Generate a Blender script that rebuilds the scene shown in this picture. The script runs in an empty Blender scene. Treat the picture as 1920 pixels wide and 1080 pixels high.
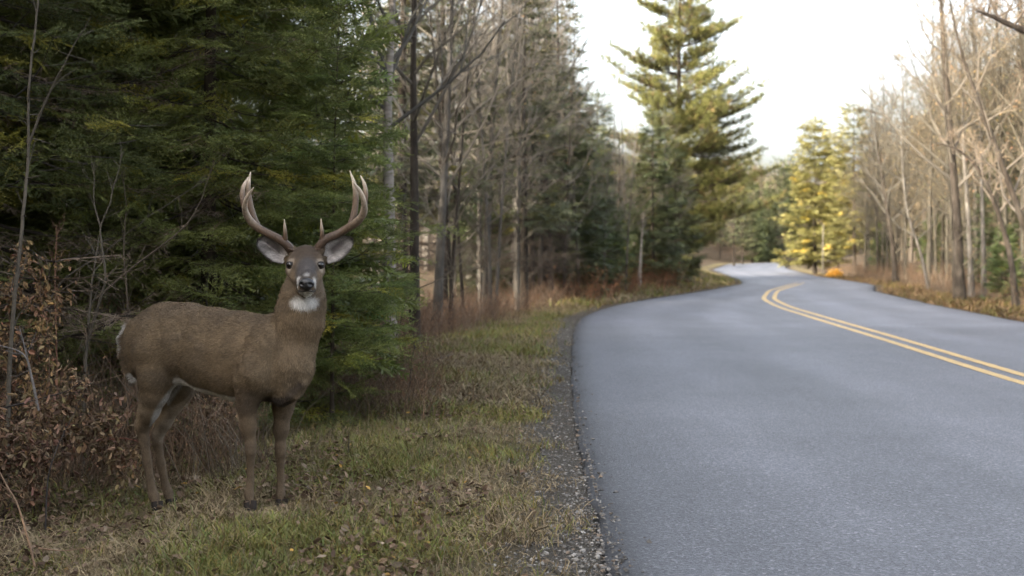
import bpy, math, random
import numpy as np

# ------------------------------------------------------------------ camera, sky, sun, exposure
F, H, HZ = 2400.0, 1.28, 475.0          # focal length in photo pixels, eye height, horizon row of the photograph
scene = bpy.context.scene
C = scene.collection
cam_data = bpy.data.cameras.new('camera')
cam = bpy.data.objects.new('camera', cam_data); C.objects.link(cam)
cam.location = (0, 0, H); cam.rotation_euler = (math.pi / 2, 0, 0)
cam_data.sensor_width = 36.0
cam_data.lens = 36.0 * F / 1920.0
cam_data.shift_y = (HZ - 540.0) / 1920.0
cam_data.clip_start = 0.1; cam_data.clip_end = 3000
cam_data.dof.use_dof = True
cam_data.dof.focus_distance = 6.45
cam_data.dof.aperture_fstop = 3.0
scene.camera = cam

SUN_EL, SUN_AZ = math.radians(19), math.radians(231)   # compass-like: direction the light comes from, measured from +Y towards +X
world = bpy.data.worlds.new('World'); scene.world = world; world.use_nodes = True
wn = world.node_tree
sky = wn.nodes.new('ShaderNodeTexSky'); sky.sky_type = 'NISHITA'; sky.sun_disc = False
sky.sun_elevation = SUN_EL; sky.sun_rotation = SUN_AZ
sky.air_density = 1.0; sky.dust_density = 9.0; sky.ozone_density = 1.0; sky.altitude = 200
veil = wn.nodes.new('ShaderNodeHueSaturation'); veil.inputs['Saturation'].default_value = .45    # thin even high cloud: a paler sky all over
wn.links.new(sky.outputs[0], veil.inputs['Color']); wn.links.new(veil.outputs[0], wn.nodes['Background'].inputs[0])
wn.nodes['Background'].inputs[1].default_value = 0.15
sun_data = bpy.data.lights.new('sun', 'SUN'); sun = bpy.data.objects.new('sun', sun_data); C.objects.link(sun)
sun_data.energy = 2.1; sun_data.angle = math.radians(0.6); sun_data.color = (1.0, 0.89, 0.70)
sun.rotation_euler = (math.pi / 2 - SUN_EL, 0, math.pi - SUN_AZ)
sun.location = (-20, 0, 30)
scene.view_settings.view_transform = 'Standard'
scene.view_settings.look = 'None'
scene.view_settings.exposure = 2.95
scene.view_settings.gamma = 1.0
scene.render.engine = 'CYCLES'
cy = scene.cycles
cy.max_bounces = 4; cy.diffuse_bounces = 2; cy.glossy_bounces = 2; cy.transmission_bounces = 3
cy.transparent_max_bounces = 4; cy.use_adaptive_sampling = True; cy.adaptive_threshold = .025; cy.use_denoising = True; cy.sample_clamp_indirect = 4.0
cy.caustics_reflective = False; cy.caustics_refractive = False

# ------------------------------------------------------------------ helpers
def A(*v): return np.array(v, dtype=float)
def P(px, py, Y): return A((px - 960) * Y / F, Y, H - (py - HZ) * Y / F)   # photo pixel at a distance -> place in the world
def nrm(v):
    v = np.asarray(v, float); return v / (np.linalg.norm(v, axis=-1, keepdims=True) + 1e-12)
def _hash(ix, iy, iz, seed):
    n = (ix * 374761393 + iy * 668265263 + iz * 2147483647 + seed * 1274126177) & 0xffffffff
    n = ((n ^ (n >> 13)) * 1274126177) & 0xffffffff
    n = (n ^ (n >> 16)) & 0xffffffff
    return n / 4294967295.0
def vnoise(p, scale=1.0, seed=0, octaves=2):
    p = np.atleast_2d(np.asarray(p, float)) * scale
    if p.shape[1] == 2: p = np.column_stack([p, np.zeros(len(p))])
    out = np.zeros(len(p)); amp = 1.0; tot = 0
    for o in range(octaves):
        i = np.floor(p).astype(np.int64); f = p - i; f = f * f * (3 - 2 * f)
        r = 0
        for dx in (0, 1):
            for dy in (0, 1):
                for dz in (0, 1):
                    w = (f[:, 0] if dx else 1 - f[:, 0]) * (f[:, 1] if dy else 1 - f[:, 1]) * (f[:, 2] if dz else 1 - f[:, 2])
                    r = r + w * _hash(i[:, 0] + dx, i[:, 1] + dy, i[:, 2] + dz, seed + o * 17)
        out += amp * r; tot += amp; amp *= .5; p = p * 2.03 + 11.7
    return out / tot
def smoothstep(a, b, x):
    t = np.clip((np.asarray(x, float) - a) / (b - a), 0, 1); return t * t * (3 - 2 * t)
def spline(pts, n):
    """Catmull-Rom through pts, n points out."""
    pts = np.asarray(pts, float); m = len(pts)
    if m == 2: return pts[0] + (pts[1] - pts[0]) * np.linspace(0, 1, n)[:, None]
    q = np.vstack([2 * pts[0] - pts[1], pts, 2 * pts[-1] - pts[-2]])
    t = np.linspace(0, m - 1 - 1e-9, n); i = t.astype(int); f = (t - i)[:, None]
    a, b, c, d = q[i], q[i + 1], q[i + 2], q[i + 3]
    return .5 * (2 * b + (c - a) * f + (2 * a - 5 * b + 4 * c - d) * f**2 + (3 * b - a - 3 * c + d) * f**3)

class G:
    """Collects triangles (and one colour per vertex) for ONE mesh."""
    def __init__(s): s.v = []; s.f = []; s.c = []; s.n = 0
    def add(s, v, f, c):
        v = np.asarray(v, float); f = np.asarray(f, np.int64); c = np.asarray(c, float)
        if c.ndim == 1: c = np.tile(c, (len(v), 1))
        s.v.append(v); s.f.append(f + s.n); s.c.append(c); s.n += len(v)
    def tube(s, pts, rad, sides, col, cap=False):
        pts = np.asarray(pts, float); n = len(pts); rad = np.broadcast_to(np.asarray(rad, float), (n,))
        t = np.empty_like(pts); t[1:-1] = pts[2:] - pts[:-2]; t[0] = pts[1] - pts[0]; t[-1] = pts[-1] - pts[-2]; t = nrm(t)
        up = A(0, 0, 1) if abs(t[0][2]) < .9 else A(1, 0, 0)
        u = nrm(np.cross(up, t)); w = np.cross(t, u)
        a = np.arange(sides) * (2 * math.pi / sides)
        ring = pts[:, None, :] + rad[:, None, None] * (np.cos(a)[None, :, None] * u[:, None, :] + np.sin(a)[None, :, None] * w[:, None, :])
        i = np.arange(n - 1)[:, None] * sides; j = np.arange(sides)[None, :]; k = (j + 1) % sides
        q = np.stack([i + j, i + k, i + sides + k, i + sides + j], -1).reshape(-1, 4)
        f = np.vstack([q[:, [0, 1, 2]], q[:, [0, 2, 3]]])
        if cap:
            f = np.vstack([f, [[(n - 1) * sides, (n - 1) * sides + b, (n - 1) * sides + b + 1] for b in range(1, sides - 1)]])
        c = np.asarray(col, float)
        if c.ndim == 2: c = np.repeat(c, sides, axis=0)
        s.add(ring.reshape(-1, 3), f, c)
    def tubes(s, pts, rad, sides, col):
        """Many tubes of equal length at once: pts (n,m,3), rad (n,m), col (n,3)."""
        n, m = rad.shape; t = np.empty_like(pts); t[:, 1:-1] = pts[:, 2:] - pts[:, :-2]; t[:, 0] = pts[:, 1] - pts[:, 0]; t[:, -1] = pts[:, -1] - pts[:, -2]; t = nrm(t)
        up = np.where(np.abs(t[:, :1, 2:]) < .9, A(0, 0, 1), A(1, 0, 0)) + 0 * t
        u = nrm(np.cross(up, t)); w = np.cross(t, u); a = np.arange(sides) * (2 * math.pi / sides)
        ring = pts[:, :, None, :] + rad[:, :, None, None] * (np.cos(a)[:, None] * u[:, :, None, :] + np.sin(a)[:, None] * w[:, :, None, :])
        i = np.arange(m - 1)[:, None] * sides; j = np.arange(sides)[None, :]; k = (j + 1) % sides
        q = np.stack([i + j, i + k, i + sides + k, i + sides + j], -1).reshape(-1, 4); f = np.vstack([q[:, [0, 1, 2]], q[:, [0, 2, 3]]])
        f = (f[None] + (np.arange(n) * m * sides)[:, None, None]).reshape(-1, 3)
        s.add(ring.reshape(-1, 3), f, np.repeat(col, m * sides, axis=0))
    def stamp(s, tmpl, M, T, col, jitter=None):
        """Copies of a template (v, f, shade) by matrices M (n,3,3), places T (n,3), colours col (n,3)."""
        tv, tf, ts = tmpl; n = len(T)
        v = np.einsum('nij,kj->nki', M, tv) + T[:, None, :]
        c = col[:, None, :] * ts[None, :, None] if ts.ndim == 1 else col[:, None, :] * ts[None]
        f = tf[None] + (np.arange(n) * len(tv))[:, None, None]
        s.add(v.reshape(-1, 3), f.reshape(-1, 3), c.reshape(-1, 3))
    def mesh(s, name, mats, smooth=False):
        v = np.vstack(s.v); f = np.vstack(s.f).astype(np.int32); c = np.vstack(s.c)
        me = bpy.data.meshes.new(name)
        me.vertices.add(len(v)); me.vertices.foreach_set('co', v.astype(np.float32).ravel())
        me.loops.add(len(f) * 3); me.loops.foreach_set('vertex_index', f.ravel())
        me.polygons.add(len(f)); me.polygons.foreach_set('loop_start', np.arange(len(f), dtype=np.int32) * 3)
        try: me.polygons.foreach_set('loop_total', np.full(len(f), 3, np.int32))
        except Exception: pass
        at = me.attributes.new('Col', 'FLOAT_COLOR', 'POINT')
        at.data.foreach_set('color', np.column_stack([c, np.ones(len(c))]).astype(np.float32).ravel())
        me.polygons.foreach_set('use_smooth', np.full(len(f), smooth, bool))
        for m in (mats if isinstance(mats, (list, tuple)) else [mats]): me.materials.append(m)
        me.update(calc_edges=True)
        return me
def frames(d, up, roll=None):
    """(n,3,3) matrices with columns: forward d, side, normal (close to up)."""
    d = nrm(d); up = np.broadcast_to(up, d.shape); s = nrm(np.cross(up, d)); n = np.cross(d, s)
    if roll is not None:
        cr, sr = np.cos(roll)[:, None], np.sin(roll)[:, None]
        s, n = s * cr + n * sr, n * cr - s * sr
    return np.stack([d, s, n], axis=-1)
def obj(name, me, parent=None, loc=None, rotz=0.0, scale=None):
    o = bpy.data.objects.new(name, me); C.objects.link(o)
    if parent is not None: o.parent = parent
    if loc is not None: o.location = [float(x) for x in loc]
    if rotz: o.rotation_euler = (0, 0, float(rotz))
    if scale is not None: o.scale = [float(scale)] * 3 if np.isscalar(scale) else [float(x) for x in scale]
    return o
def tag(o, label=None, cat=None, group=None, kind=None):
    if label: o['label'] = label
    if cat: o['category'] = cat
    if group: o['group'] = group
    if kind: o['kind'] = kind
    return o
def thing(name, label, cat, loc=(0, 0, 0), rotz=0.0, scale=None, group=None):
    return tag(obj(name, None, None, loc, rotz, scale), label, cat, group)

# ------------------------------------------------------------------ materials
class M:
    """Small node-graph writer."""
    def __init__(s, name, rough=.9, spec=.3):
        s.m = bpy.data.materials.new(name); s.m.use_nodes = True; s.nt = s.m.node_tree
        s.b = s.nt.nodes['Principled BSDF']; s.b.inputs['Roughness'].default_value = rough
        s.b.inputs['Specular IOR Level'].default_value = spec
    def n(s, t, **kw):
        nd = s.nt.nodes.new(t)
        for k, v in kw.items():
            if k.startswith('i_'):
                key = k[2:].replace('_', ' '); nd.inputs[int(key) if key.isdigit() else key].default_value = v
            else: setattr(nd, k, v)
        return nd
    def l(s, a, b): s.nt.links.new(a, b)
    def coord(s, which='Object', scale=None):
        t = s.n('ShaderNodeTexCoord').outputs[which]
        if scale is None: return t
        mp = s.n('ShaderNodeMapping'); mp.inputs['Scale'].default_value = scale; s.l(t, mp.inputs[0]); return mp.outputs[0]
    def noise(s, co, scale, detail=4, rough=.55):
        t = s.n('ShaderNodeTexNoise'); t.inputs['Scale'].default_value = scale; t.inputs['Detail'].default_value = detail
        t.inputs['Roughness'].default_value = rough; s.l(co, t.inputs['Vector']); return t.outputs[0]
    def ramp(s, fac, stops):
        r = s.n('ShaderNodeValToRGB'); e = r.color_ramp.elements
        while len(e) < len(stops): e.new(.5)
        for k, (p, c) in enumerate(stops):
            e[k].position = p; e[k].color = (*c, 1) if len(c) == 3 else c
        s.l(fac, r.inputs[0]); return r.outputs[0]
    def mix(s, fac, a, b, mode='MIX'):
        x = s.n('ShaderNodeMix', data_type='RGBA', blend_type=mode)
        for sock, val in ((x.inputs[0], fac), (x.inputs[6], a), (x.inputs[7], b)):
            if hasattr(val, 'is_linked'): s.l(val, sock)
            elif isinstance(val, (int, float)): sock.default_value = val
            else: sock.default_value = (*val, 1)
        return x.outputs[2]
    def col(s, c): s.l(c, s.b.inputs['Base Color'])
    def bump(s, h, strength=.3, dist=.01):
        b = s.n('ShaderNodeBump'); b.inputs['Strength'].default_value = strength; b.inputs['Distance'].default_value = dist
        s.l(h, b.inputs['Height']); s.l(b.outputs[0], s.b.inputs['Normal'])
    def attr(s, name='Col'): return s.n('ShaderNodeAttribute', attribute_name=name).outputs['Color']
    def rand(s): return s.n('ShaderNodeObjectInfo').outputs['Random']
    def translucent(s, colour, amount):
        t = s.n('ShaderNodeBsdfTranslucent'); s.l(colour, t.inputs[0])
        x = s.n('ShaderNodeMixShader'); x.inputs[0].default_value = amount
        s.l(s.b.outputs[0], x.inputs[1]); s.l(t.outputs[0], x.inputs[2])
        s.l(x.outputs[0], s.nt.nodes['Material Output'].inputs[0])
def mat_vcol(name, rough=.85, spec=.25, trans=0.0, vary=.0, nscale=0, namt=.25):
    """Colour from the mesh, with variation from copy to copy and fine mottling."""
    m = M(name, rough, spec); c = m.attr()
    if nscale:
        nz = m.noise(m.coord(), nscale, 5); c = m.mix(1.0, c, m.ramp(nz, [(.25, (1 - namt,) * 3), (.75, (1 + namt,) * 3)]), 'MULTIPLY')
    if vary:
        c = m.mix(1.0, c, m.ramp(m.rand(), [(0, (1 - vary, 1 - vary * .8, 1 - vary * .6)), (.5, (1, 1, 1)), (1, (1 + vary, 1 + vary * .7, 1 + vary * .3))]), 'MULTIPLY')
    m.col(c)
    if trans: m.translucent(c, trans)
    return m.m
def mat_bark(name, a, b, c, scale=9, stretch=.25, bump=.6, vary=.15):
    m = M(name, .95, .15)
    co = m.coord('Object', (1, 1, stretch)); n1 = m.noise(co, scale, 6, .65)
    col = m.ramp(n1, [(.28, a), (.52, b), (.75, c)])
    n2 = m.noise(m.coord(), 1.3, 3)
    col = m.mix(1.0, col, m.ramp(n2, [(.3, (.72, .74, .72)), (.7, (1.2, 1.18, 1.12))]), 'MULTIPLY')
    if vary: col = m.mix(1.0, col, m.ramp(m.rand(), [(0, (1 - vary,) * 3), (1, (1 + vary,) * 3)]), 'MULTIPLY')
    m.col(col); m.bump(n1, bump, .02); return m.m

# ------------------------------------------------------------------ ground, road, markings
def track(zs, xs):
    y = np.arange(-14, 262, .25); x = np.interp(y, zs, xs)
    for _ in range(3):
        k = np.ones(9) / 9; x = np.convolve(np.pad(x, 4, mode='edge'), k, 'valid')
    return y, x
TL = track([-14, 0, 3.5, 5.08, 6.47, 9.45, 12.96, 17, 22.8, 26.7, 31.7, 37, 42.7, 53.9, 60, 70, 102, 154, 181, 262],
           [.35, .36, .38, .40, .43, .48, .62, .80, 1.12, 1.5, 2.5, 4.16, 6.2, 9.7, 10.8, 12, 16, 26, 37, 85])
TR = track([-14, 0, 13, 24, 32.3, 43.9, 53, 73, 110, 162, 262], [8.7, 8.7, 8.9, 9.6, 10.6, 12.4, 15, 17.4, 23.5, 35, 100])
TC = track([-14, 0, 5, 13, 18.4, 24.6, 30.7, 36, 43.9, 56, 73, 110, 162, 262], [4.6, 4.7, 4.9, 5.18, 5.62, 6.05, 6.5, 7.2, 8.96, 12.7, 14.7, 19.7, 30.5, 92])
def XL(y): return np.interp(y, *TL)
def XR(y): return np.interp(y, *TR)
def XC(y): return np.interp(y, *TC)
def verge_width(y): return np.interp(y, [0, 6, 9, 13, 18, 27, 35, 60], [3.1, 2.9, 2.8, 2.55, 1.95, 1.3, 1.2, 1.6])
FEET = []
def ground_z(x, y):
    x = np.asarray(x, float); y = np.asarray(y, float)
    dl = XL(y) - x; dr = x - XR(y)
    p = np.column_stack([x.ravel(), y.ravel()])
    n1 = (vnoise(p, .8, 31, 3).reshape(x.shape) - .5); n2 = (vnoise(p, 5, 32, 2).reshape(x.shape) - .5)
    left = -.024 + .03 * smoothstep(.3, 1.4, dl) - .115 * smoothstep(1.75, 2.5, dl) + .02 * smoothstep(3, 5, dl)
    left = left + np.interp(dl, [0, 3, 12, 60], [0, 0, .35, 2.5]) * smoothstep(8, 20, y)
    left = left + (.22 * smoothstep(.5, 2.2, dl) + .5 * smoothstep(1.0, 4, dl)) * smoothstep(36, 52, y) * (1 - .8 * smoothstep(70, 100, y))
    right = -.045 - .05 * smoothstep(0, .8, dr) + .30 * smoothstep(1.2, 4, dr) + np.interp(dr, [0, 4, 60], [0, 0, 3.0])
    hill = 9.0 * smoothstep(120, 330, y)
    out = np.where(dl > 0, left, np.where(dr > 0, right, -.16))
    d = np.maximum(dl, dr)
    out = out + np.where(d > 0, n1 * .07 * smoothstep(.2, 2, d) + n2 * .022 * smoothstep(.05, .5, d), 0)
    for fx, fy, dz in FEET: out = out + dz * np.exp(-((x - fx)**2 + (y - fy)**2) / .14**2)     # soil trodden level under the hooves
    return out + hill * smoothstep(3, 12, d)

_feet = [P(469, 957, 6.37), P(528, 948, 6.55), P(294, 952, 6.80), P(321, 946, 6.97)]
FEET = [(q[0], q[1], q[2] - .004 - float(ground_z(A(q[0]), A(q[1]))[0])) for q in _feet]
def build_ground():
    def axis(segs):
        out = []
        for a, b, st in segs: out.append(np.arange(a, b, st))
        return np.concatenate(out + [[segs[-1][1]]])
    # rows follow the road: the inner columns hug its two edges so that the cut is clean
    ys = axis([(-30, -2, 1.5), (-2, 3, .4), (3, 12, .07), (12, 30, .16), (30, 70, .5), (70, 260, 3), (260, 900, 40)])
    dl = axis([(-.02, .9, .05), (.9, 4.5, .09), (4.5, 12, .35), (12, 60, 2.5), (60, 500, 40)])
    dr = axis([(-.02, 2, .12), (2, 12, .5), (12, 60, 2.5), (60, 700, 50)])
    g = G()
    m = M('forest_soil', .97, .1); co = m.coord()
    a = m.noise(co, 3.5, 6, .6); b = m.noise(co, 38, 6, .7); c = m.noise(co, 95, 5, .85)
    col = m.ramp(b, [(.30, (.022, .015, .010)), (.48, (.060, .040, .025)), (.62, (.098, .070, .044)), (.8, (.16, .125, .085))])
    col = m.mix(m.ramp(a, [(.5, (0, 0, 0)), (.68, (.6, .6, .6))]), col, (.045, .052, .018))
    grav = m.ramp(c, [(.36, (.018, .015, .012)), (.48, (.070, .062, .052)), (.58, (.135, .122, .105)), (.70, (.32, .30, .27))])
    grav = m.mix(m.ramp(b, [(.48, (0, 0, 0)), (.66, (.7, .7, .7))]), grav, (.060, .050, .028))
    w = m.attr('Col'); sp = m.n('ShaderNodeSeparateColor'); m.l(w, sp.inputs[0])
    nz = m.n('ShaderNodeMath', operation='MULTIPLY_ADD'); m.l(a, nz.inputs[0]); nz.inputs[1].default_value = 2.2; nz.inputs[2].default_value = -1.1
    ad = m.n('ShaderNodeMath', operation='ADD', use_clamp=True); m.l(sp.outputs[0], ad.inputs[0]); m.l(nz.outputs[0], ad.inputs[1])
    col = m.mix(ad.outputs[0], col, grav)
    straw = m.ramp(b, [(.3, (.07, .055, .028)), (.5, (.14, .115, .055)), (.75, (.26, .21, .12))])
    col = m.mix(sp.outputs[1], col, straw)
    hb = m.n('ShaderNodeMath', operation='ADD'); m.l(b, hb.inputs[0]); m.l(c, hb.inputs[1]); m.col(col); m.bump(hb.outputs[0], .9, .03)
    for side in (0, 1):
        d = dl if side == 0 else dr; Y, Dd = np.meshgrid(ys, d, indexing='ij')
        X = XL(Y) - Dd if side == 0 else XR(Y) + Dd
        Z = ground_z(X, Y); n, k = X.shape
        i = np.arange(n - 1)[:, None] * k + np.arange(k - 1)[None]; q = np.stack([i, i + 1, i + k + 1, i + k], -1).reshape(-1, 4)
        f = np.vstack([q[:, [0, 1, 2]], q[:, [0, 2, 3]]])
        if side == 0: f = f[:, ::-1]
        gr = (1 - smoothstep(.18, .72, Dd)) * (1 - .6 * smoothstep(20, 35, Y)) if side == 0 else (1 - smoothstep(.05, .3, Dd)) * .8
        vw = verge_width(Y) if side == 0 else 1.6
        st = smoothstep(.25, .6, Dd) * (1 - smoothstep(vw - .3, vw + .2, Dd)) * .85
        g.add(np.stack([X, Y, Z], -1).reshape(-1, 3), f, np.stack([gr, st, 0 * gr], -1).reshape(-1, 3))
    # bed under the asphalt, joining both sides into one sheet
    Y = ys; a_, b_ = XL(Y) + .019, XR(Y) - .019; n = len(Y)
    V = np.vstack([np.column_stack([a_, Y, np.full(n, -.17)]), np.column_stack([b_, Y, np.full(n, -.17)])]); i = np.arange(n - 1)
    g.add(V, np.vstack([np.column_stack([i, i + n, i + n + 1]), np.column_stack([i, i + n + 1, i + 1])]), A(1, 0, 0))
    tag(obj('ground', g.mesh('ground', m.m, True)), kind='structure')

def build_road():
    m = M('asphalt', .62, .42); co = m.coord()
    fine = m.noise(co, 165, 4, .8); mid = m.noise(co, 55, 4, .7); big = m.noise(co, .55, 4, .6)
    streak = m.noise(m.coord('Object', (.9, .12, 1)), 1.6, 4, .6)
    vor = m.n('ShaderNodeTexVoronoi', feature='F1'); vor.inputs['Scale'].default_value = 85; m.l(co, vor.inputs['Vector'])
    col = m.ramp(fine, [(.32, (.014, .014, .016)), (.47, (.058, .059, .066)), (.60, (.140, .142, .154)), (.73, (.38, .38, .40))])
    col = m.mix(.5, col, m.ramp(vor.outputs['Color'], [(.1, (.022, .022, .026)), (.55, (.080, .082, .092)), (.82, (.16, .16, .175)), (.97, (.38, .38, .39))]))
    col = m.mix(1.0, col, m.ramp(big, [(.3, (.82, .82, .82)), (.7, (1.18, 1.18, 1.18))]), 'MULTIPLY')
    col = m.mix(1.0, col, m.ramp(streak, [(.35, (.88, .88, .88)), (.65, (1.10, 1.10, 1.11))]), 'MULTIPLY')
    sp = m.n('ShaderNodeSeparateColor'); m.l(m.attr(), sp.inputs[0])
    col = m.mix(sp.outputs[0], col, m.mix(1.0, col, (.36, .355, .35), 'MULTIPLY'))
    col = m.mix(sp.outputs[1], col, m.mix(1.0, col, (1.28, 1.28, 1.30), 'MULTIPLY'))
    col = m.mix(sp.outputs[2], col, m.mix(1.0, col, (1.30, 1.30, 1.30), 'MULTIPLY'))
    m.col(m.mix(1.0, col, (.78, .785, .81), 'MULTIPLY'))
    r = m.ramp(mid, [(.3, (.50,) * 3), (.7, (.72,) * 3)]); m.l(r, m.b.inputs['Roughness'])
    h = m.n('ShaderNodeMath', operation='ADD'); m.l(fine, h.inputs[0]); m.l(vor.outputs['Distance'], h.inputs[1])
    m.bump(h.outputs[0], .55, .006)
    ys = np.concatenate([np.arange(-14, 30, .12), np.arange(30, 70, .4), np.arange(70, 258, 2.0)])
    t = np.concatenate([[0, .004, .010, .018, .03], np.linspace(.05, .95, 44), [.97, .98, .99, 1]])
    Y, T_ = np.meshgrid(ys, t, indexing='ij')
    e = (vnoise(np.column_stack([ys, ys * 0]), 2.2, 41, 4) - .5) * .06 + (vnoise(np.column_stack([ys, ys * 0]), 14, 42, 3) - .5) * .022
    e = e * (1 - .5 * smoothstep(20, 40, ys))
    l = XL(ys) - .01 + e; rr = XR(ys) + .01 - e[::-1][:len(ys)]
    X = l[:, None] + (rr - l)[:, None] * t[None]
    dist = np.minimum(X - l[:, None], rr[:, None] - X)
    Z = -.022 * (1 - smoothstep(0, .10, dist)) + 0 * Y
    n, k = X.shape
    V = np.stack([X, Y, Z], -1)
    skirtL = V[:, 0].copy(); skirtL[:, 2] = -.15; skirtL[:, 0] -= .015; skirtR = V[:, -1].copy(); skirtR[:, 2] = -.15; skirtR[:, 0] += .015
    V = np.concatenate([skirtL[:, None], V, skirtR[:, None]], 1); k += 2
    dark = np.concatenate([np.ones((n, 1)), 1 - smoothstep(.02, .34, dist), np.ones((n, 1))], 1)
    older = smoothstep(22.0, 22.4, V[..., 1]) * .6 + .25 * (vnoise(V.reshape(-1, 3), .35, 44, 2).reshape(n, k) - .3)
    lane = np.minimum(np.abs(V[..., 0] - (XL(V[..., 1]) + 1.15)), np.minimum(np.abs(V[..., 0] - (XL(V[..., 1]) + 2.85)), np.minimum(np.abs(V[..., 0] - (XR(V[..., 1]) - 1.0)), np.abs(V[..., 0] - (XR(V[..., 1]) - 2.6)))))
    tracks = (1 - smoothstep(.12, .62, lane)) * (.45 + .75 * vnoise(V.reshape(-1, 3) * A(1, .15, 1), .9, 45, 2).reshape(n, k))     # tyre-polished tracks
    i = np.arange(n - 1)[:, None] * k + np.arange(k - 1)[None]; q = np.stack([i, i + 1, i + k + 1, i + k], -1).reshape(-1, 4)
    g = G(); g.add(V.reshape(-1, 3), np.vstack([q[:, [0, 1, 2]], q[:, [0, 2, 3]]]), np.stack([dark, np.clip(older, 0, 1), tracks], -1).reshape(-1, 3))
    road = tag(obj('road', g.mesh('road', m.m, True)), kind='structure')
    pm = M('yellow_road_paint', .6, .4); co = pm.coord(); nf = pm.noise(co, 60, 6, .8); nb = pm.noise(co, 2.5, 4)
    c = pm.mix(1.0, pm.ramp(nf, [(.40, (.07, .065, .05)), (.47, (.36, .24, .08)), (.7, (.56, .36, .11))]), pm.ramp(nb, [(.3, (.85,) * 3), (.7, (1.1,) * 3)]), 'MULTIPLY')
    pm.col(c); pm.bump(nf, .4, .003)
    y = np.arange(-13, 58.5, .2); x = XC(y); tx = np.gradient(x, y); nn = np.column_stack([np.ones_like(y), -tx]) / np.sqrt(1 + tx**2)[:, None]
    for off in (-.145, .145):
        g = G(); w = .062
        wob = (vnoise(np.column_stack([y, y * 0]), 8, 50, 3) - .5) * .018
        w = w * (1 - .97 * smoothstep(50, 58.3, y)); a = np.column_stack([x, y]) + nn * (off - w + wob)[:, None]; b = np.column_stack([x, y]) + nn * (off + w + wob)[:, None]
        V = np.vstack([np.column_stack([a, np.full(len(y), .004)]), np.column_stack([b, np.full(len(y), .004)])]); n = len(y); i = np.arange(n - 1)
        g.add(V, np.vstack([np.column_stack([i, i + n, i + n + 1]), np.column_stack([i, i + n + 1, i + 1])]), A(1, 1, 1))
        o = obj('yellow_line', g.mesh('yellow_line', pm.m), road)
build_ground(); build_road()

# ------------------------------------------------------------------ trees
def spray_hi(seed=0):
    """Flat fir spray, length 1 along x: twiglets lined with single needles."""
    rng = np.random.default_rng(seed); V = []; F_ = []; S = []
    def needle(p, d, L, w, s):
        d = nrm(d); side = nrm(np.cross(d, rng.normal(size=3))) * w; k = len(V); V.extend([p - side, p + side, p + d * L]); F_.append((k, k + 1, k + 2)); S.extend([s * .85, s * .85, s * 1.15])
    def twig(p0, d, L, s):
        n = max(3, int(L / .058)); side = nrm(np.cross(d, A(0, 0, 1)))
        k = len(V); w = .006
        V.extend([p0 - side * w, p0 + side * w, p0 + d * L]); F_.append((k, k + 1, k + 2)); S.extend([.35, .35, .6])
        for i in range(n):
            t = (i + .5 + rng.uniform(-.3, .3)) / n
            for sg in (-1, 1):
                q = p0 + d * L * t + A(0, 0, -.02 * t * t)
                needle(q, d * .75 + side * sg * (.8 - .35 * t) + A(0, 0, rng.uniform(-.05, .45)), .085 * rng.uniform(.7, 1.2) * (1 - .25 * t), .0085, s)
            if i % 2 == 0: needle(p0 + d * L * t, d * .7 + A(0, 0, .7) + rng.normal(0, .2, 3), .06, .008, s)
    twig(A(0, 0, 0), A(1, 0, 0), 1.0, 1.0)
    for i in range(5):
        x = .06 + .17 * i
        for sg in (-1, 1):
            a = math.radians(rng.uniform(42, 56)); L = (.52 - .42 * x) * rng.uniform(.75, 1.1)
            twig(A(x + rng.uniform(-.03, .03), 0, 0), nrm(A(math.cos(a), sg * math.sin(a), rng.uniform(-.22, .12))), L, rng.uniform(.8, 1.15))
    return np.array(V), np.array(F_), np.array(S)
def spray_mid(seed=0):
    rng = np.random.default_rng(seed); V = []; F_ = []; S = []
    def blade(p, d, L, w, s):
        d = nrm(d); side = nrm(np.cross(d, A(0, 0, 1) + rng.normal(0, .35, 3))) * w; k = len(V)
        V.extend([p, p + d * L * .45 - side, p + d * L, p + d * L * .45 + side]); F_.extend([(k, k + 1, k + 2), (k, k + 2, k + 3)]); S.extend([s * .8, s, s * 1.2, s])
    blade(A(0, 0, 0), A(1, 0, 0), 1.0, .035, 1)
    for i in range(6):
        x = .05 + .15 * i
        for sg in (-1, 1):
            a = math.radians(rng.uniform(38, 62)); blade(A(x, 0, 0), A(math.cos(a), sg * math.sin(a), rng.uniform(-.4, .25)), (.50 - .35 * x) * rng.uniform(.7, 1.2), .042, rng.uniform(.75, 1.2))
    return np.array(V), np.array(F_), np.array(S)
def spray_dead(seed=0):
    rng = np.random.default_rng(seed); V = []; F_ = []; S = []
    def st(p, d, L, w):
        d = nrm(d); side = nrm(np.cross(d, rng.normal(size=3))); up = np.cross(d, side); k = len(V)
        V.extend([p + side * w, p - side * .5 * w + up * .87 * w, p - side * .5 * w - up * .87 * w, p + d * L]); F_.extend([(k, k + 1, k + 3), (k + 1, k + 2, k + 3), (k + 2, k, k + 3)]); S.extend([1, 1, 1, 1.2]); return p + d * L
    st(A(0, 0, 0), A(1, 0, 0), 1, .009)
    for i in range(9):
        x = .06 + .1 * i; sg = 1 if i % 2 else -1; d = A(rng.uniform(.5, 1), sg * rng.uniform(.5, 1), rng.uniform(-.6, .3)); L = (.55 - .3 * x) * rng.uniform(.5, 1.2)
        st(A(x, 0, 0), d, L, .006)
        for j in range(3):
            st(A(x, 0, 0) + nrm(d) * L * rng.uniform(.25, .8), d + rng.normal(0, .7, 3), L * rng.uniform(.3, .6), .004)
    return np.array(V), np.array(F_), np.array(S)
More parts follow.
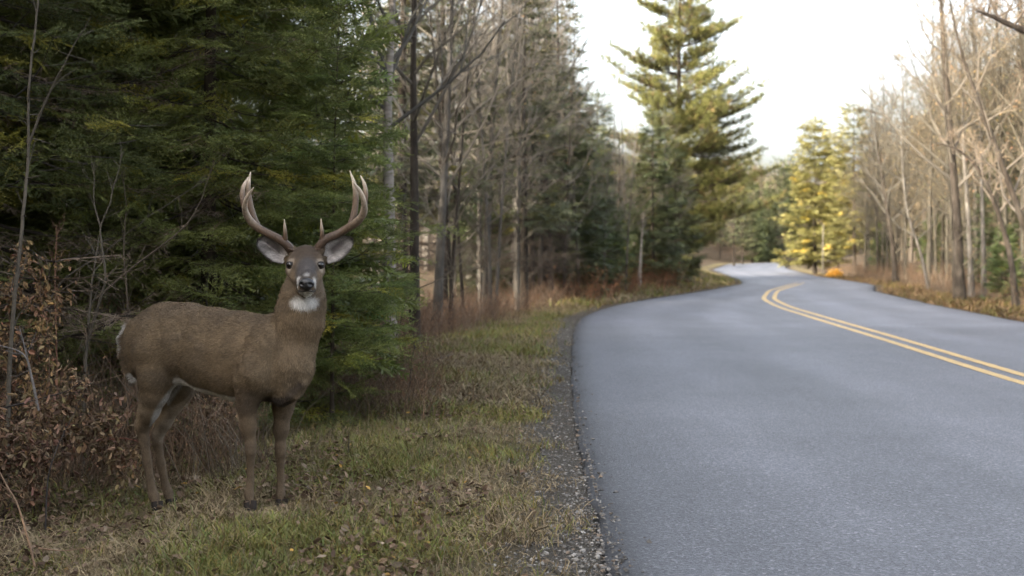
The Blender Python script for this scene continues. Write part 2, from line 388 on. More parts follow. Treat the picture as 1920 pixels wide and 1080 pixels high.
def tuft_pine(seed=0):
    rng = np.random.default_rng(seed); V = []; F_ = []; S = []
    for i in range(13):
        d = nrm(A(rng.uniform(.15, 1), rng.normal(0, .55), rng.normal(.18, .45))); side = nrm(np.cross(d, rng.normal(size=3))) * .062; k = len(V); b = A(rng.uniform(0, .45), 0, 0)
        V.extend([b - side * .5, b + side * .5, b + d * rng.uniform(.55, 1)]); F_.append((k, k + 1, k + 2)); s = rng.uniform(.75, 1.2); S.extend([s * .8, s * .8, s * 1.2])
    return np.array(V), np.array(F_), np.array(S)
HI = [spray_hi(k) for k in range(3)]; MID = [spray_mid(k) for k in range(4)]; DEAD = [spray_dead(k) for k in range(3)]; PINE = [tuft_pine(k) for k in range(4)]

def conifer(seed, h, R, base=.05, whorl=.30, per=6, spray=.26, tmpl=None, hi_below=None, green=((.030, .048, .016), (.055, .072, .022)), dead_below=0.0, dead_inner=.35,
            droop=.1, shape=.75, trunk_r=None, density=1.0, face=None, keep=None, yellow=.10, dead_col=(.075, .052, .036), bare=0.0):
    """A fir or spruce: whorls of boughs carrying flat sprays. Returns the trunk and the crown (boughs and sprays)."""
    rng = np.random.default_rng(seed); tr = G(); cr = G()
    tr_r = trunk_r or h * .013
    n = 14; t = np.linspace(0, 1, n); w = np.cumsum(rng.normal(0, .012, (n, 2)), 0) * h * .12
    sp = np.column_stack([w[:, 0] * t, w[:, 1] * t, t * h - .15 * (t == 0)])
    tr.tube(sp, tr_r * (1 - t * .93) * (1 + .25 * np.exp(-t * 30)), 9, A(.05, .038, .028))
    S = {'hi': [], 'mid': [], 'dead': []}
    def put(kind, p, d, L, c): S[kind].append((p, d, L, c))
    z = base * h + .05; az0 = rng.uniform(0, 6.28)
    green = np.array(green)
    while z < h * .985:
        tt = z / h; prof = (1 - (tt)**1.15)**shape if tt > .12 else (1 - tt**1.15)**shape * (.78 + 1.8 * tt)
        m = max(3, int(round(per * (1 - .35 * tt))))
        az0 += rng.uniform(.4, 1.2)
        for b in range(m):
            L = R * prof * rng.uniform(.68, 1.12)
            if L < .12: L = .12
            az = az0 + b * 6.283 / m + rng.uniform(-.28, .28)
            zz = z + rng.uniform(-.5, .5) * whorl
            if keep is not None and not keep(az, zz): continue
            pitch = (.55 * tt - .02) - droop * (1 - tt) + rng.uniform(-.16, .16)
            o = A(np.interp(zz, sp[:, 2], sp[:, 0]), np.interp(zz, sp[:, 2], sp[:, 1]), zz); hd = A(math.cos(az), math.sin(az), 0); sd = A(-hd[1], hd[0], 0)
            s = np.linspace(0, 1, 7); bend = rng.uniform(-.18, .18)
            bp = o + hd * (s * L * math.cos(pitch))[:, None] + A(0, 0, 1) * (s * L * math.sin(pitch) - droop * 1.4 * L * s * (1 - s) * 1.1 + .10 * L * s**3)[:, None] + sd * (bend * L * s**2)[:, None]
            rb = max(.004, L * .0085) * (1 - .85 * s)
            cr.tube(bp, rb, 5, np.tile(A(.036, .027, .020), (7, 1)))
            dead = zz < dead_below or rng.random() < bare
            kind = 'dead' if dead else ('hi' if (hi_below is not None and zz < hi_below and (face is None or math.cos(az - face) > -.25)) else 'mid')
            step = spray * .80 / density; pos = spray * .4
            while pos < L:
                f = pos / L; q = A(*[np.interp(f, s, bp[:, k]) for k in range(3)]); dirb = nrm(A(*[np.interp(min(1, f + .08), s, bp[:, k]) - np.interp(max(0, f - .08), s, bp[:, k]) for k in range(3)]))
                inner = f < dead_inner * rng.uniform(.6, 1.3)
                for sg in (-1, 1):
                    l2 = (L * .50 * (1 - f) + spray * .75) * rng.uniform(.65, 1.15) * (.55 + .45 * min(1, f / .3))
                    a = rng.uniform(.75, 1.05); d2 = nrm(dirb * math.cos(a) + sd * sg * math.sin(a) + A(0, 0, rng.uniform(-.22, .05)))
                    e = q + d2 * l2
                    cr.tube(np.array([q, q + d2 * l2 * .5 + A(0, 0, -.01), e]), [rb[0] * .33 + .001, rb[0] * .22 + .001, .0012], 3, A(.040, .030, .022))
                    u = spray * .1 if not inner else l2 * .45
                    kk = kind
                    while u < l2:
                        base_c = green[0] + (green[1] - green[0]) * rng.random()
                        if rng.random() < yellow: base_c = base_c * A(1.9, 1.55, .9)
                        if kk == 'dead' or (inner and rng.random() < .45): put('dead', q + d2 * u, d2 + rng.normal(0, .25, 3) * .7, spray * rng.uniform(.8, 1.5), A(*dead_col) * rng.uniform(.6, 1.5))
                        if kk != 'dead':
                            for sg2 in (-1, 0, 1):
                                if sg2 == 0 and u < l2 - spray * .7: continue
                                a2 = rng.uniform(.35, .8) * sg2; s2 = nrm(np.cross(A(0, 0, 1), d2))
                                put(kk, q + d2 * u, d2 * math.cos(a2) + s2 * math.sin(a2) + A(0, 0, rng.uniform(-.42, .0)), spray * rng.uniform(.7, 1.15), base_c * rng.uniform(.75, 1.3))
                        u += spray * .72 / density * rng.uniform(.8, 1.2)
                pos += step * rng.uniform(.8, 1.2)
            base_c = green[1] * rng.uniform(.7, 1.2)
            put('dead' if dead else kind, bp[-2], bp[-1] - bp[-2], spray * 1.25, A(*dead_col) if dead else base_c)
        z += whorl * rng.uniform(.8, 1.2) * (1 - .45 * tt)
    for kind, T_ in (('hi', HI), ('mid', MID), ('dead', DEAD)):
        if not S[kind]: continue
        p = np.array([x[0] for x in S[kind]]); d = np.array([x[1] for x in S[kind]]); L = np.array([x[2] for x in S[kind]]); c = np.array([x[3] for x in S[kind]])
        Mx = frames(d, A(0, 0, 1), rng.normal(0, .45, len(p))) * L[:, None, None]; which = rng.integers(0, len(T_), len(p))
        for k in range(len(T_)):
            w_ = which == k
            if w_.any(): cr.stamp(T_[k], Mx[w_], p[w_], c[w_])
    return tr, cr

def white_pine(seed, h, R, lo=.10):
    rng = np.random.default_rng(seed); tr = G(); cr = G(); n = 16; t = np.linspace(0, 1, n)
    w = np.cumsum(rng.normal(0, .01, (n, 2)), 0) * h * .08; sp = np.column_stack([w[:, 0] * t, w[:, 1] * t, t * h - .2 * (t == 0)])
    tr.tube(sp, h * .0155 * (1 - t * .95), 10, A(.06, .045, .034))
    P_, D_, L_, Cc = [], [], [], []
    z = lo * h
    while z < h * .985:
        tt = z / h; prof = (1 - tt)**.80 * (.75 + .25 * min(1, tt / .3)) + .03
        for b in range(rng.integers(5, 8)):
            az = rng.uniform(0, 6.283); L = R * prof * rng.uniform(.5, 1.25); pitch = rng.uniform(-.05, .22) + .35 * tt**2
            hd = A(math.cos(az), math.sin(az), 0); sd = A(-hd[1], hd[0], 0); s = np.linspace(0, 1, 8); o = A(np.interp(z, sp[:, 2], sp[:, 0]), np.interp(z, sp[:, 2], sp[:, 1]), z + rng.uniform(-.12, .12))
            bp = o + hd * (s * L)[:, None] + A(0, 0, 1) * (L * (math.sin(pitch) * s - .16 * s * (1 - s) + .16 * s**2.5))[:, None] + sd * (rng.uniform(-.15, .15) * L * s**2)[:, None]
            cr.tube(bp, max(.012, L * .012) * (1 - .85 * s), 4, A(.055, .042, .033))
            pos = L * .22
            while pos < L:
                f = pos / L; q = A(*[np.interp(f, s, bp[:, k]) for k in range(3)]); db = nrm(bp[-1] - bp[3] + 0)
                for sg in (-1, 1):
                    l2 = (L * .38 * (1 - f) + .22) * rng.uniform(.6, 1.2); d2 = nrm(db * .75 + sd * sg * rng.uniform(.4, .9) + A(0, 0, rng.uniform(0, .35)))
                    cr.tube(np.array([q, q + d2 * l2]), [.008, .003], 3, A(.05, .04, .03))
                    u = l2 * .3
                    while u < l2 + .05:
                        c = A(.085, .092, .026) + (A(.155, .145, .042) - A(.085, .092, .026)) * rng.random()
                        if rng.random() < .10: c = A(.15, .105, .04) * rng.uniform(.7, 1.1)
                        for _ in range(2):
                            P_.append(q + d2 * u + rng.normal(0, .05, 3)); D_.append(d2 + rng.normal(0, .35, 3) + A(0, 0, .25)); L_.append(rng.uniform(.22, .36)); Cc.append(c * rng.uniform(.8, 1.25))
                        u += rng.uniform(.13, .22)
                pos += rng.uniform(.19, .30)
        z += rng.uniform(.42, .66) * (1 - .35 * tt)
    P_, D_, L_, Cc = map(np.array, (P_, D_, L_, Cc)); Mx = frames(D_, A(0, 0, 1), rng.uniform(0, 6, len(P_))) * L_[:, None, None]; wh = rng.integers(0, 4, len(P_))
    for k in range(4): cr.stamp(PINE[k], Mx[wh == k], P_[wh == k], Cc[wh == k])
    return tr, cr

def bare_tree(seed, h, r0, lean=(0, 0), first=.28, spread=.55, twigs=1.0, trunk=None, leaf=0.0, bark=(.092, .084, .074), tw=(.116, .102, .084), levels=3, droop=0.0, leafc=(.20, .13, .06)):
    """A leafless broadleaf tree: forked limbs down to fine twigs, a few dry leaves if asked for."""
    rng = np.random.default_rng(seed); tr = G(); cr = G(); bark = A(*bark); tw = A(*tw)
    n = 14; t = np.linspace(0, 1, n)
    if trunk is None:
        w = np.cumsum(rng.normal(0, .022, (n, 2)), 0) * h * .1
        sp = np.column_stack([w[:, 0] * t**.7 + lean[0] * h * t**1.4, w[:, 1] * t**.7 + lean[1] * h * t**1.4, t * h - .15 * (t == 0)])
    else:
        sp = spline(trunk, n); h = sp[-1, 2]
    tr.tube(sp, r0 * ((1 - t * .9) * (1 + .35 * np.exp(-t * 28))), 9, np.tile(bark, (n, 1)))
    leaves = []
    def many(p, d, L, r, lev):
        """Grows all limbs of one level together."""
        n_ = len(p)
        if lev >= 4:                                   # finest twigs: single slivers
            d = nrm(d); sd = nrm(np.cross(d, rng.normal(size=d.shape))) * np.maximum(r, .0022)[:, None]
            e = p + d * L[:, None]; mid = p + d * (L * .5)[:, None] + rng.normal(0, .06, d.shape) * L[:, None]
            V = np.stack([p - sd, p + sd, mid - sd * .7, mid + sd * .7, e], 1); f = np.array([(0, 1, 3), (0, 3, 2), (2, 3, 4)])
            cr.add(V.reshape(-1, 3), (f[None] + (np.arange(n_) * 5)[:, None, None]).reshape(-1, 3), np.repeat(tw[None] * rng.uniform(.7, 1.35, (n_, 1)), 5, axis=0))
            if leaf:
                k = rng.random(n_) < leaf; leaves.append((e[k], d[k]))
            return
        m = 5 if lev == 1 else 4 if lev == 2 else 3
        pts = [p]; dd = nrm(d)
        for i in range(m - 1):
            dd = nrm(dd + rng.normal(0, .16, dd.shape) + A(0, 0, (.10 - droop) if lev < 3 else .02)); pts.append(pts[-1] + dd * (L / (m - 1))[:, None])
        pts = np.stack(pts, 1); rr = r[:, None] * np.linspace(1, .28, m)[None]
        mixc = min(1, lev / 2.5); cr.tubes(pts, rr, 5 if lev == 1 else 3, (bark * (1 - mixc) + tw * mixc)[None] * rng.uniform(.75, 1.25, (n_, 1)))
        if lev >= levels: return
        k = np.maximum(2, (rng.integers(4, 8, n_) * twigs * (1.25 if lev == 3 else 1)).astype(int)); idx = np.repeat(np.arange(n_), k); f = rng.uniform(.22, 1.0, len(idx))
        t_ = f * (m - 1); i0 = np.minimum(t_.astype(int), m - 2); fr = (t_ - i0)[:, None]; q = pts[idx, i0] * (1 - fr) + pts[idx, i0 + 1] * fr
        D = dd[idx]; ax = nrm(np.cross(D, rng.normal(size=D.shape))); a = rng.uniform(.45, .95, len(idx))[:, None]
        many(q, D * np.cos(a) + ax * np.sin(a), L[idx] * rng.uniform(.32, .6, len(idx)) * (1.15 - .5 * f), np.maximum(.0022, r[idx] * .42), lev + 1)
    nb = int(13 + h * 1.1); i = np.arange(nb)
    f = np.minimum(first + (1 - first) * (i + rng.uniform(0, .9, nb)) / nb, .985)
    q = np.stack([np.interp(f, t, sp[:, c]) for c in range(3)], 1); az = i * 2.4 + rng.uniform(-.6, .6, nb); up = rng.uniform(.45, 1.0, nb) * spread * 1.6
    L = h * (.30 * (1 - f)**.75 + .05) * rng.uniform(.6, 1.2, nb)
    many(q, np.stack([np.cos(az), np.sin(az), up + .2], 1), L, r0 * (1 - .88 * f) * .42 + .003, 1)
    f = rng.uniform(.06, first, 6); az = rng.uniform(0, 6.28, 6)      # whips low on the trunk
    many(np.stack([np.interp(f, t, sp[:, c]) for c in range(3)], 1), np.stack([np.cos(az), np.sin(az), 0 * az + .4], 1), np.full(6, h * .09), np.full(6, r0 * .12 + .003), 2)
    LP = np.vstack([x[0] for x in leaves]) if leaves else np.zeros((0, 3))
    if len(LP):
        LD = np.vstack([x[1] for x in leaves]); lv = np.array([(0, 0, 0), (.5, -.28, .1), (1, 0, 0), (.5, .28, .1)], float); lf = np.array([(0, 1, 2), (0, 2, 3)])
        cc = A(*leafc)[None] * rng.uniform(.6, 1.5, (len(LP), 1)) * (1 + rng.normal(0, .1, (len(LP), 3)))
        cr.stamp((lv, lf, np.ones(4)), frames(LD + rng.normal(0, .6, LD.shape) + A(0, 0, -.5), A(0, 0, 1), rng.uniform(0, 6, len(LP))) * rng.uniform(.05, .10, len(LP))[:, None, None], LP, cc)
    return tr, cr

bark_grey = mat_bark('bark_grey', (.035, .030, .026), (.085, .076, .068), (.17, .155, .14))
bark_mid = mat_bark('bark_mid', (.020, .017, .013), (.046, .040, .032), (.098, .088, .072))
bark_dark = mat_bark('bark_dark', (.014, .011, .009), (.040, .032, .026), (.085, .072, .060))
bark_fir = mat_bark('bark_fir', (.018, .014, .011), (.048, .037, .028), (.095, .078, .06), 14)
def mat_birch():
    m = M('bark_birch', .8, .2); co = m.coord('Object', (1, 1, 5)); n = m.noise(co, 4, 5, .6); n2 = m.noise(m.coord(), 3, 4)
    c = m.ramp(n, [(.30, (.07, .058, .05)), (.42, (.19, .165, .14)), (.65, (.30, .265, .23))])
    m.col(m.mix(1.0, c, m.ramp(n2, [(.3, (.7,) * 3), (.7, (1.15,) * 3)]), 'MULTIPLY')); m.bump(n, .3, .01); return m.m
bark_birch = mat_birch()
needles = mat_vcol('fir_needles', .55, .4, trans=.32, vary=.10)
pine_needles = mat_vcol('pine_needles', .6, .3, trans=.22)
twig_mat = mat_vcol('twigs', .9, .15, vary=.2)
def tree_meshes(name, pair, bark, crown_mat):
    return pair[0].mesh(name + '_trunk', bark, True), pair[1].mesh(name + '_crown', crown_mat, False)
def plant_tree(name, label, cat, meshes, x, y, rotz=0.0, scale=1.0, group=None, z=None, crown='crown'):
    zz = float(ground_z(A(x), A(y))[0]) if z is None else z
    r = thing(name, label, cat, (x, y, zz - .03), rotz, scale, group)
    obj('trunk', meshes[0], r); obj(crown, meshes[1], r)
    return r

# ------------------------------------------------------------------ the near firs on the left
def X_(px, y): return (px - 960) * y / F
fir_a = tree_meshes('fir_a', conifer(11, 7.6, 1.55, base=.07, whorl=.27, per=6, spray=.35, hi_below=3.6, face=-math.pi / 2 - .4, green=((.082, .104, .028), (.165, .178, .046)), dead_inner=.30, droop=.30, shape=.55, trunk_r=.07, yellow=.07, dead_col=(.13, .092, .060)), bark_fir, needles)
fir_b = tree_meshes('fir_b', conifer(12, 8.4, 2.0, base=.03, whorl=.30, per=6, spray=.35, hi_below=3.6, face=-math.pi / 2 - 1.0, green=((.072, .090, .027), (.140, .150, .042)), dead_below=1.5, dead_inner=.5, droop=.24, shape=.60, trunk_r=.10, yellow=.10, bare=.18, dead_col=(.150, .108, .074)), bark_fir, needles)
fir_c = tree_meshes('fir_c', conifer(13, 3.3, .64, base=.17, whorl=.22, per=5, spray=.25, hi_below=9, face=-math.pi / 2 - .3, green=((.080, .114, .028), (.155, .182, .046)), dead_inner=.15, droop=.10, shape=.65, trunk_r=.018, yellow=.05), bark_fir, needles)
plant_tree('fir_tree', 'big green fir whose boughs spread directly behind the deer', 'fir tree', fir_a, X_(390, 9.9), 9.9, .4)
plant_tree('fir_tree', 'dark fir with bare dead lower limbs at the far left edge', 'fir tree', fir_b, X_(-60, 9.2), 9.2, 1.0)
plant_tree('fir_tree', 'small bright green young fir just right of the deer, at the edge of the wood', 'fir tree', fir_c, X_(622, 9.5), 9.5, .3)
plant_tree('fir_tree', 'shaded fir filling the gap behind the big green fir', 'fir tree', fir_a, X_(400, 12.8), 12.8, 2.5, 1.08)
plant_tree('fir_tree', 'dark fir behind the leaf-hung dead shrub on the left', 'fir tree', fir_b, X_(150, 11.8), 11.8, 3.6, 1.0)
plant_tree('fir_tree', 'shaded fir with dead twigs, deepest of those on the far left', 'fir tree', fir_b, X_(-20, 14.5), 14.5, 5.1, 1.15)
plant_tree('fir_tree', 'shaded fir in the wood behind the antlers', 'fir tree', fir_a, X_(500, 16), 16.0, 4.4, 1.0)
plant_tree('fir_tree', 'fir filling the shade deep behind the pale sapling at the left edge', 'fir tree', fir_b, X_(60, 18.5), 18.5, .3, 1.2)
plant_tree('fir_tree', 'fir in deep shade seen past the limbs at the left edge', 'fir tree', fir_a, X_(-190, 13.0), 13.0, 3.3, 1.15)
plant_tree('fir_tree', 'fir in deep shade behind the deer\'s back', 'fir tree', fir_a, X_(260, 20), 20.0, 5.5, 1.2)

# ------------------------------------------------------------------ kinds of woodland trees
fir_far = tree_meshes('fir_far', conifer(26, 9.6, 2.1, base=.05, whorl=.55, per=6, spray=.80, green=((.030, .044, .016), (.056, .068, .022)), dead_inner=.2, droop=.1, shape=.6), bark_fir, needles)
spruce_a = tree_meshes('spruce_a', conifer(21, 6.4, 1.35, base=.06, whorl=.34, per=6, spray=.36, green=((.038, .052, .022), (.074, .084, .032)), dead_inner=.3, droop=.14, shape=.8, yellow=.05), bark_dark, needles)
spruce_b = tree_meshes('spruce_b', conifer(22, 9.2, 1.55, base=.14, whorl=.50, per=5, spray=.40, green=((.046, .056, .028), (.086, .090, .038)), dead_below=2.2, dead_inner=.4, droop=.16, shape=.75, yellow=.08, bare=.12, density=.85), bark_dark, needles)
spruce_c = tree_meshes('spruce_c', conifer(23, 3.6, 1.05, base=.05, whorl=.28, per=6, spray=.34, green=((.038, .060, .018), (.072, .092, .028)), dead_inner=.2, droop=.10, shape=.85, yellow=.06), bark_dark, needles)
gold_a = tree_meshes('gold_conifer_a', conifer(24, 9.9, 2.5, base=.11, whorl=.48, per=6, spray=.60, green=((.115, .112, .032), (.195, .172, .055)), dead_inner=.15, droop=.10, shape=.60, yellow=.06), bark_dark, needles)
gold_b = tree_meshes('gold_conifer_b', conifer(25, 10.4, 1.9, base=.16, whorl=.60, per=5, spray=.60, green=((.105, .102, .032), (.18, .158, .052)), dead_inner=.25, droop=.05, shape=.55, yellow=.06, density=.95), bark_dark, needles)
BARE = []
for k, (h, r, sp_, tw_, lf, lv) in enumerate([(11, .085, .6, .95, .0, 4), (12.5, .11, .5, .9, .0, 4), (9.5, .06, .7, .95, .02, 4), (10.5, .075, .55, .9, .05, 4), (8, .045, .8, 1.0, .0, 3), (13, .10, .65, .9, .02, 4)]):
    BARE.append(bare_tree(40 + k, h, r, ((-.04, .05, .02, -.06, .08, .0)[k], 0), (.3, .38, .22, .3, .2, .35)[k], sp_, tw_, leaf=lf, levels=lv))
bare_grey = [tree_meshes('bare_%d' % k, b, bark_grey, twig_mat) for k, b in enumerate(BARE)]
bare_dark = [(BARE[k][0].mesh('bare_dark_%d' % k, bark_dark, True), bare_grey[k][1]) for k in range(6)]
warm = mat_vcol('tan_twigs', .9, .15, vary=.2)
WARM = [bare_tree(60 + k, h, r, (ln, 0), fi, sp_, tw_, leaf=lf, levels=4, tw=(.060, .051, .035), bark=(.052, .046, .036), leafc=(.16, .11, .055)) for k, (h, r, ln, fi, sp_, tw_, lf) in enumerate([(12, .08, -.05, .25, .7, 1.0, .06), (13.5, .11, -.02, .3, .6, 1.0, .03), (10, .06, -.08, .15, .8, 1.0, .10)])]
bare_warm = [tree_meshes('bare_warm_%d' % k, b, bark_mid, warm) for k, b in enumerate(WARM)]

def custom_bare(name, label, cat, px_pts, r0, bark, seed, **kw):
    """A tree whose trunk follows a line read off the photograph: rows of (px, py, distance)."""
    base = P(*px_pts[0]); base[2] = ground_z(A(base[0]), A(base[1]))[0] - .05
    pts = [base] + [P(*q) for q in px_pts[1:]]; pts = np.array(pts) - base
    crown_mat = kw.pop('crown_mat', twig_mat)
    kw.setdefault('twigs', .88); tr, cr = bare_tree(seed, 1, r0, trunk=pts, **kw)
    r = thing(name, label, cat, base); obj('trunk', tr.mesh(name + '_trunk', bark, True), r); obj('crown', cr.mesh(name + '_crown', crown_mat, False), r); return r
# left wood, trunks that stand out
custom_bare('birch_tree', 'pale tall trunk rising just right of the near firs', 'tree', [(732, 640, 15.5), (730, 400, 15.5), (727, 200, 15.6), (736, 0, 15.6), (742, -420, 15.7), (750, -760, 15.8)], .085, bark_birch, 71, first=.35, levels=3, twigs=.9)
custom_bare('bare_tree', 'dark straight trunk next right of the pale trunk by the near firs', 'tree', [(778, 620, 17.5), (777, 350, 17.5), (775, 100, 17.6), (780, -200, 17.6), (776, -640, 17.7)], .075, bark_dark, 72, first=.3, levels=4)
custom_bare('bare_tree', 'grey trunk leaning slightly right above the brown brush', 'tree', [(818, 590, 21), (828, 420, 21), (840, 180, 21), (850, -60, 21), (862, -420, 21)], .085, bark_grey, 73, first=.3, levels=4)
custom_bare('bare_tree', 'slim mottled trunk in the middle of the left wood, leaning right at the top', 'tree', [(912, 575, 27), (914, 430, 27), (925, 200, 27), (942, 0, 27), (955, -260, 27)], .095, bark_grey, 74, first=.32, levels=4)
custom_bare('bare_tree', 'thick dark curving trunk, tallest at the right end of the left wood', 'tree', [(1028, 545, 33), (1025, 420, 33), (1012, 230, 33), (1000, 100, 33), (986, -60, 33), (980, -300, 33)], .135, bark_dark, 75, first=.35, levels=4)
custom_bare('bare_tree', 'thin tan trunk close against the thick dark curving trunk', 'tree', [(1012, 545, 34), (1014, 380, 34), (1008, 180, 34), (1012, 0, 34), (1016, -200, 34)], .075, bark_grey, 76, first=.4, levels=3)
custom_bare('bare_tree', 'thin dark trunk between the left wood and the tall pine', 'tree', [(1160, 520, 48), (1158, 420, 48), (1162, 330, 48), (1160, 250, 48)], .085, bark_dark, 77, first=.4, levels=3)
stub = custom_bare('birch_snag', 'short broken pale birch stem standing among red bracken by the road', 'tree', [(1198, 546, 43), (1201, 480, 43), (1207, 400, 43)], .085, bark_birch, 78, first=.75, levels=2, twigs=.5)
custom_bare('bare_tree', 'pair-leaning grey sapling between slim mottled trunk and dark curving trunk', 'tree', [(968, 560, 30), (965, 430, 30), (975, 260, 30), (990, 80, 30), (1010, -140, 30)], .05, bark_grey, 79, first=.25, levels=4)
# right wood, trunks that stand out
custom_bare('bare_tree', 'dark tall trunk nearest the road on the right', 'tree', [(1800, 545, 36), (1795, 430, 36), (1785, 290, 36), (1772, 120, 36), (1762, -40, 36), (1755, -300, 36)], .15, bark_dark, 81, first=.30, levels=4, crown_mat=warm, tw=(.070, .058, .040), leaf=.04, leafc=(.26, .17, .08))
custom_bare('bare_tree', 'pale slim trunk just right of the dark tall roadside trunk', 'tree', [(1822, 545, 38), (1815, 400, 38), (1806, 250, 38), (1808, 60, 38), (1812, -240, 38)], .085, bark_grey, 82, first=.3, levels=4, crown_mat=warm, tw=(.070, .058, .040))
custom_bare('bare_tree', 'second pale slim trunk right of the dark tall roadside trunk', 'tree', [(1846, 548, 37), (1842, 400, 37), (1838, 220, 37), (1826, 30, 37), (1822, -220, 37)], .07, bark_grey, 83, first=.3, levels=4, crown_mat=warm, tw=(.070, .058, .040))
custom_bare('bare_tree', 'arching dark sapling bowed left over the right verge', 'tree', [(1906, 562, 31), (1894, 480, 31), (1868, 390, 31), (1836, 320, 31), (1795, 280, 31), (1752, 268, 31)], .085, bark_dark, 84, first=.35, levels=4, crown_mat=warm, tw=(.17, .125, .085))
custom_bare('bare_tree', 'dark slanting trunk behind the bend on the right, near the golden conifers', 'tree', [(1680, 522, 58), (1672, 450, 58), (1660, 370, 58), (1648, 290, 58), (1640, 210, 58)], .14, bark_dark, 85, first=.35, levels=4, crown_mat=warm, tw=(.070, .058, .040))
custom_bare('bare_tree', 'thin trunk slanting left between the dark roadside trunk and the bend', 'tree', [(1742, 532, 46), (1725, 470, 46), (1700, 390, 46), (1690, 250, 46), (1700, 100, 46)], .07, bark_grey, 86, first=.3, levels=4, crown_mat=warm, tw=(.070, .058, .040))
custom_bare('bare_tree', 'leaning bare tree at the right frame edge, curving over the verge', 'tree', [(1985, 600, 24), (1950, 500, 24), (1905, 380, 24), (1850, 230, 24), (1800, 90, 24), (1770, -60, 24)], .09, bark_dark, 87, first=.3, levels=4, crown_mat=warm, tw=(.16, .12, .08))
custom_bare('bare_tree', 'near tree whose dark limbs reach in from the top right corner', 'tree', [(2090, 700, 17), (2070, 450, 17), (2040, 250, 17), (1960, 90, 17), (1880, 40, 17), (1830, 20, 17)], .12, bark_dark, 88, first=.40, levels=4, tw=(.12, .09, .065), crown_mat=warm)
pine = tree_meshes('white_pine', white_pine(31, 15.8, 5.6, .05), bark_dark, pine_needles)
plant_tree('pine_tree', 'tall wide-limbed white pine standing alone on the inside of the bend', 'pine tree', pine, X_(1272, 62), 62.0, 1.1)
plant_tree('conifer_tree', 'broad golden sunlit conifer on the right beyond the bend', 'conifer', gold_a, X_(1528, 84), 84.0, .5)
plant_tree('conifer_tree', 'taller open golden conifer right behind the orange shrub', 'conifer', gold_b, X_(1602, 80), 80.0, 2.0)
plant_tree('conifer_tree', 'golden conifer half hidden between the two sunlit ones', 'conifer', gold_b, X_(1566, 96), 96.0, 4.0, .98)

rng = random.Random(7)
placed = []
def free(x, y, d):
    return all((x - a)**2 + (y - b)**2 > d * d for a, b in placed)
for o in list(C.objects):
    if o.parent is None and o.get('category') in ('tree', 'fir tree', 'pine tree', 'conifer'): placed.append((o.location.x, o.location.y))
def in_left(x, y): return x < XL(y) - verge_width(y) - .8
# understorey spruces and leafless trees of the left wood
def scatter(count, ysp, depth, side, choose, mind, tries=4000):
    n = 0
    while n < count and tries > 0:
        tries -= 1; y = ysp[0] + (ysp[1] - ysp[0]) * rng.random()**.9; dd = depth[0] + (depth[1] - depth[0]) * rng.random()**1.25
        x = float(XL(y) - verge_width(y) - dd) if side < 0 else float(XR(y) + 1.4 + dd)
        px = 960 + x * F / y
        if not (-120 < px < 1985) or not free(x, y, mind): continue
        if px < 690 and rng.random() < .85: continue           # hidden behind the near firs
        if 1185 < px < 1420 and 50 < y < 75: continue
        placed.append((x, y)); choose(x, y, px, n); n += 1
PLAN = []
def ordinal(k): return ['nearest', 'second nearest', 'third nearest', 'fourth nearest', 'fifth nearest', 'sixth nearest', 'seventh nearest', 'eighth nearest', 'ninth nearest', 'tenth nearest', 'eleventh nearest', 'twelfth nearest', 'thirteenth nearest', 'fourteenth nearest', 'fifteenth nearest', 'sixteenth nearest', 'seventeenth nearest', 'eighteenth nearest', 'nineteenth nearest', 'twentieth nearest', 'twenty-first nearest', 'twenty-second nearest', 'twenty-third nearest', 'twenty-fourth nearest', 'twenty-fifth nearest'][k] if k < 25 else 'farthest'
def left_spruce(x, y, px, n):
    k = rng.random(); m = spruce_b if k < .45 else (spruce_a if k < .75 else spruce_c); s = rng.uniform(.8, 1.15)
    if px > 1080: m, s = (spruce_a if k < .6 else spruce_c), rng.uniform(.8, 1.1)
    o = plant_tree('spruce_tree', 'shaded grey-green spruce of the left wood', 'spruce', m, x, y, rng.uniform(0, 6.28), s, 'spruces of the left wood'); PLAN.append((px, y, 'grey-green spruce', -1, o))
def left_bare(x, y, px, n):
    k = rng.choice((0, 2, 2, 3, 4, 4, 5)); s = rng.uniform(.75, 1.05)
    if px > 1060: s *= .62
    dark = rng.random() < .25
    o = plant_tree('bare_tree', 'leafless tree of the left wood', 'tree', (bare_dark if dark else bare_grey)[k], x, y, rng.uniform(0, 6.28), s, 'dark leafless trees of the left wood' if dark else 'grey leafless trees of the left wood'); PLAN.append((px, y, 'dark leafless tree' if dark else 'grey leafless tree', -1, o))
scatter(13, (17, 60), (1.4, 9), -1, left_spruce, .9)
scatter(16, (26, 60), (.3, 4), -1, left_spruce, .9)
scatter(92, (18, 66), (.3, 11), -1, left_bare, .42)
# unseen firs continuing the wood left and behind, added to shade the foreground
for k, (x, y) in enumerate([(-10.6, 5.2), (-11.0, -.8), (-11.5, -5.5), (-9.6, -12.0), (-13.2, 2.2), (-7.0, -17.0), (-12.5, -15.0), (-2.6, -19.0), (-14.2, 8.0), (-15, -9.5), (-3.4, -24.5), (-16, -2), (2.0, -22), (-17.5, 4), (6.5, -26), (-13.4, -3.2)]):
    plant_tree('fir_tree', 'unseen fir of the roadside wood, added to shade the foreground', 'fir tree', fir_far, x, y, k * 1.7, (1.4, 1.2, 1.5)[k % 3], 'unseen shading firs')
def right_bare(x, y, px, n):
    o = plant_tree('bare_tree', 'sunlit tan leafless tree in the right wood', 'tree', bare_warm[rng.randrange(3)], x, y, rng.uniform(0, 6.28), rng.uniform(.7, 1.05), 'tan leafless trees of the right wood'); PLAN.append((px, y, 'tan leafless tree', 1, o))
scatter(92, (23, 80), (.8, 12), 1, right_bare, .42)
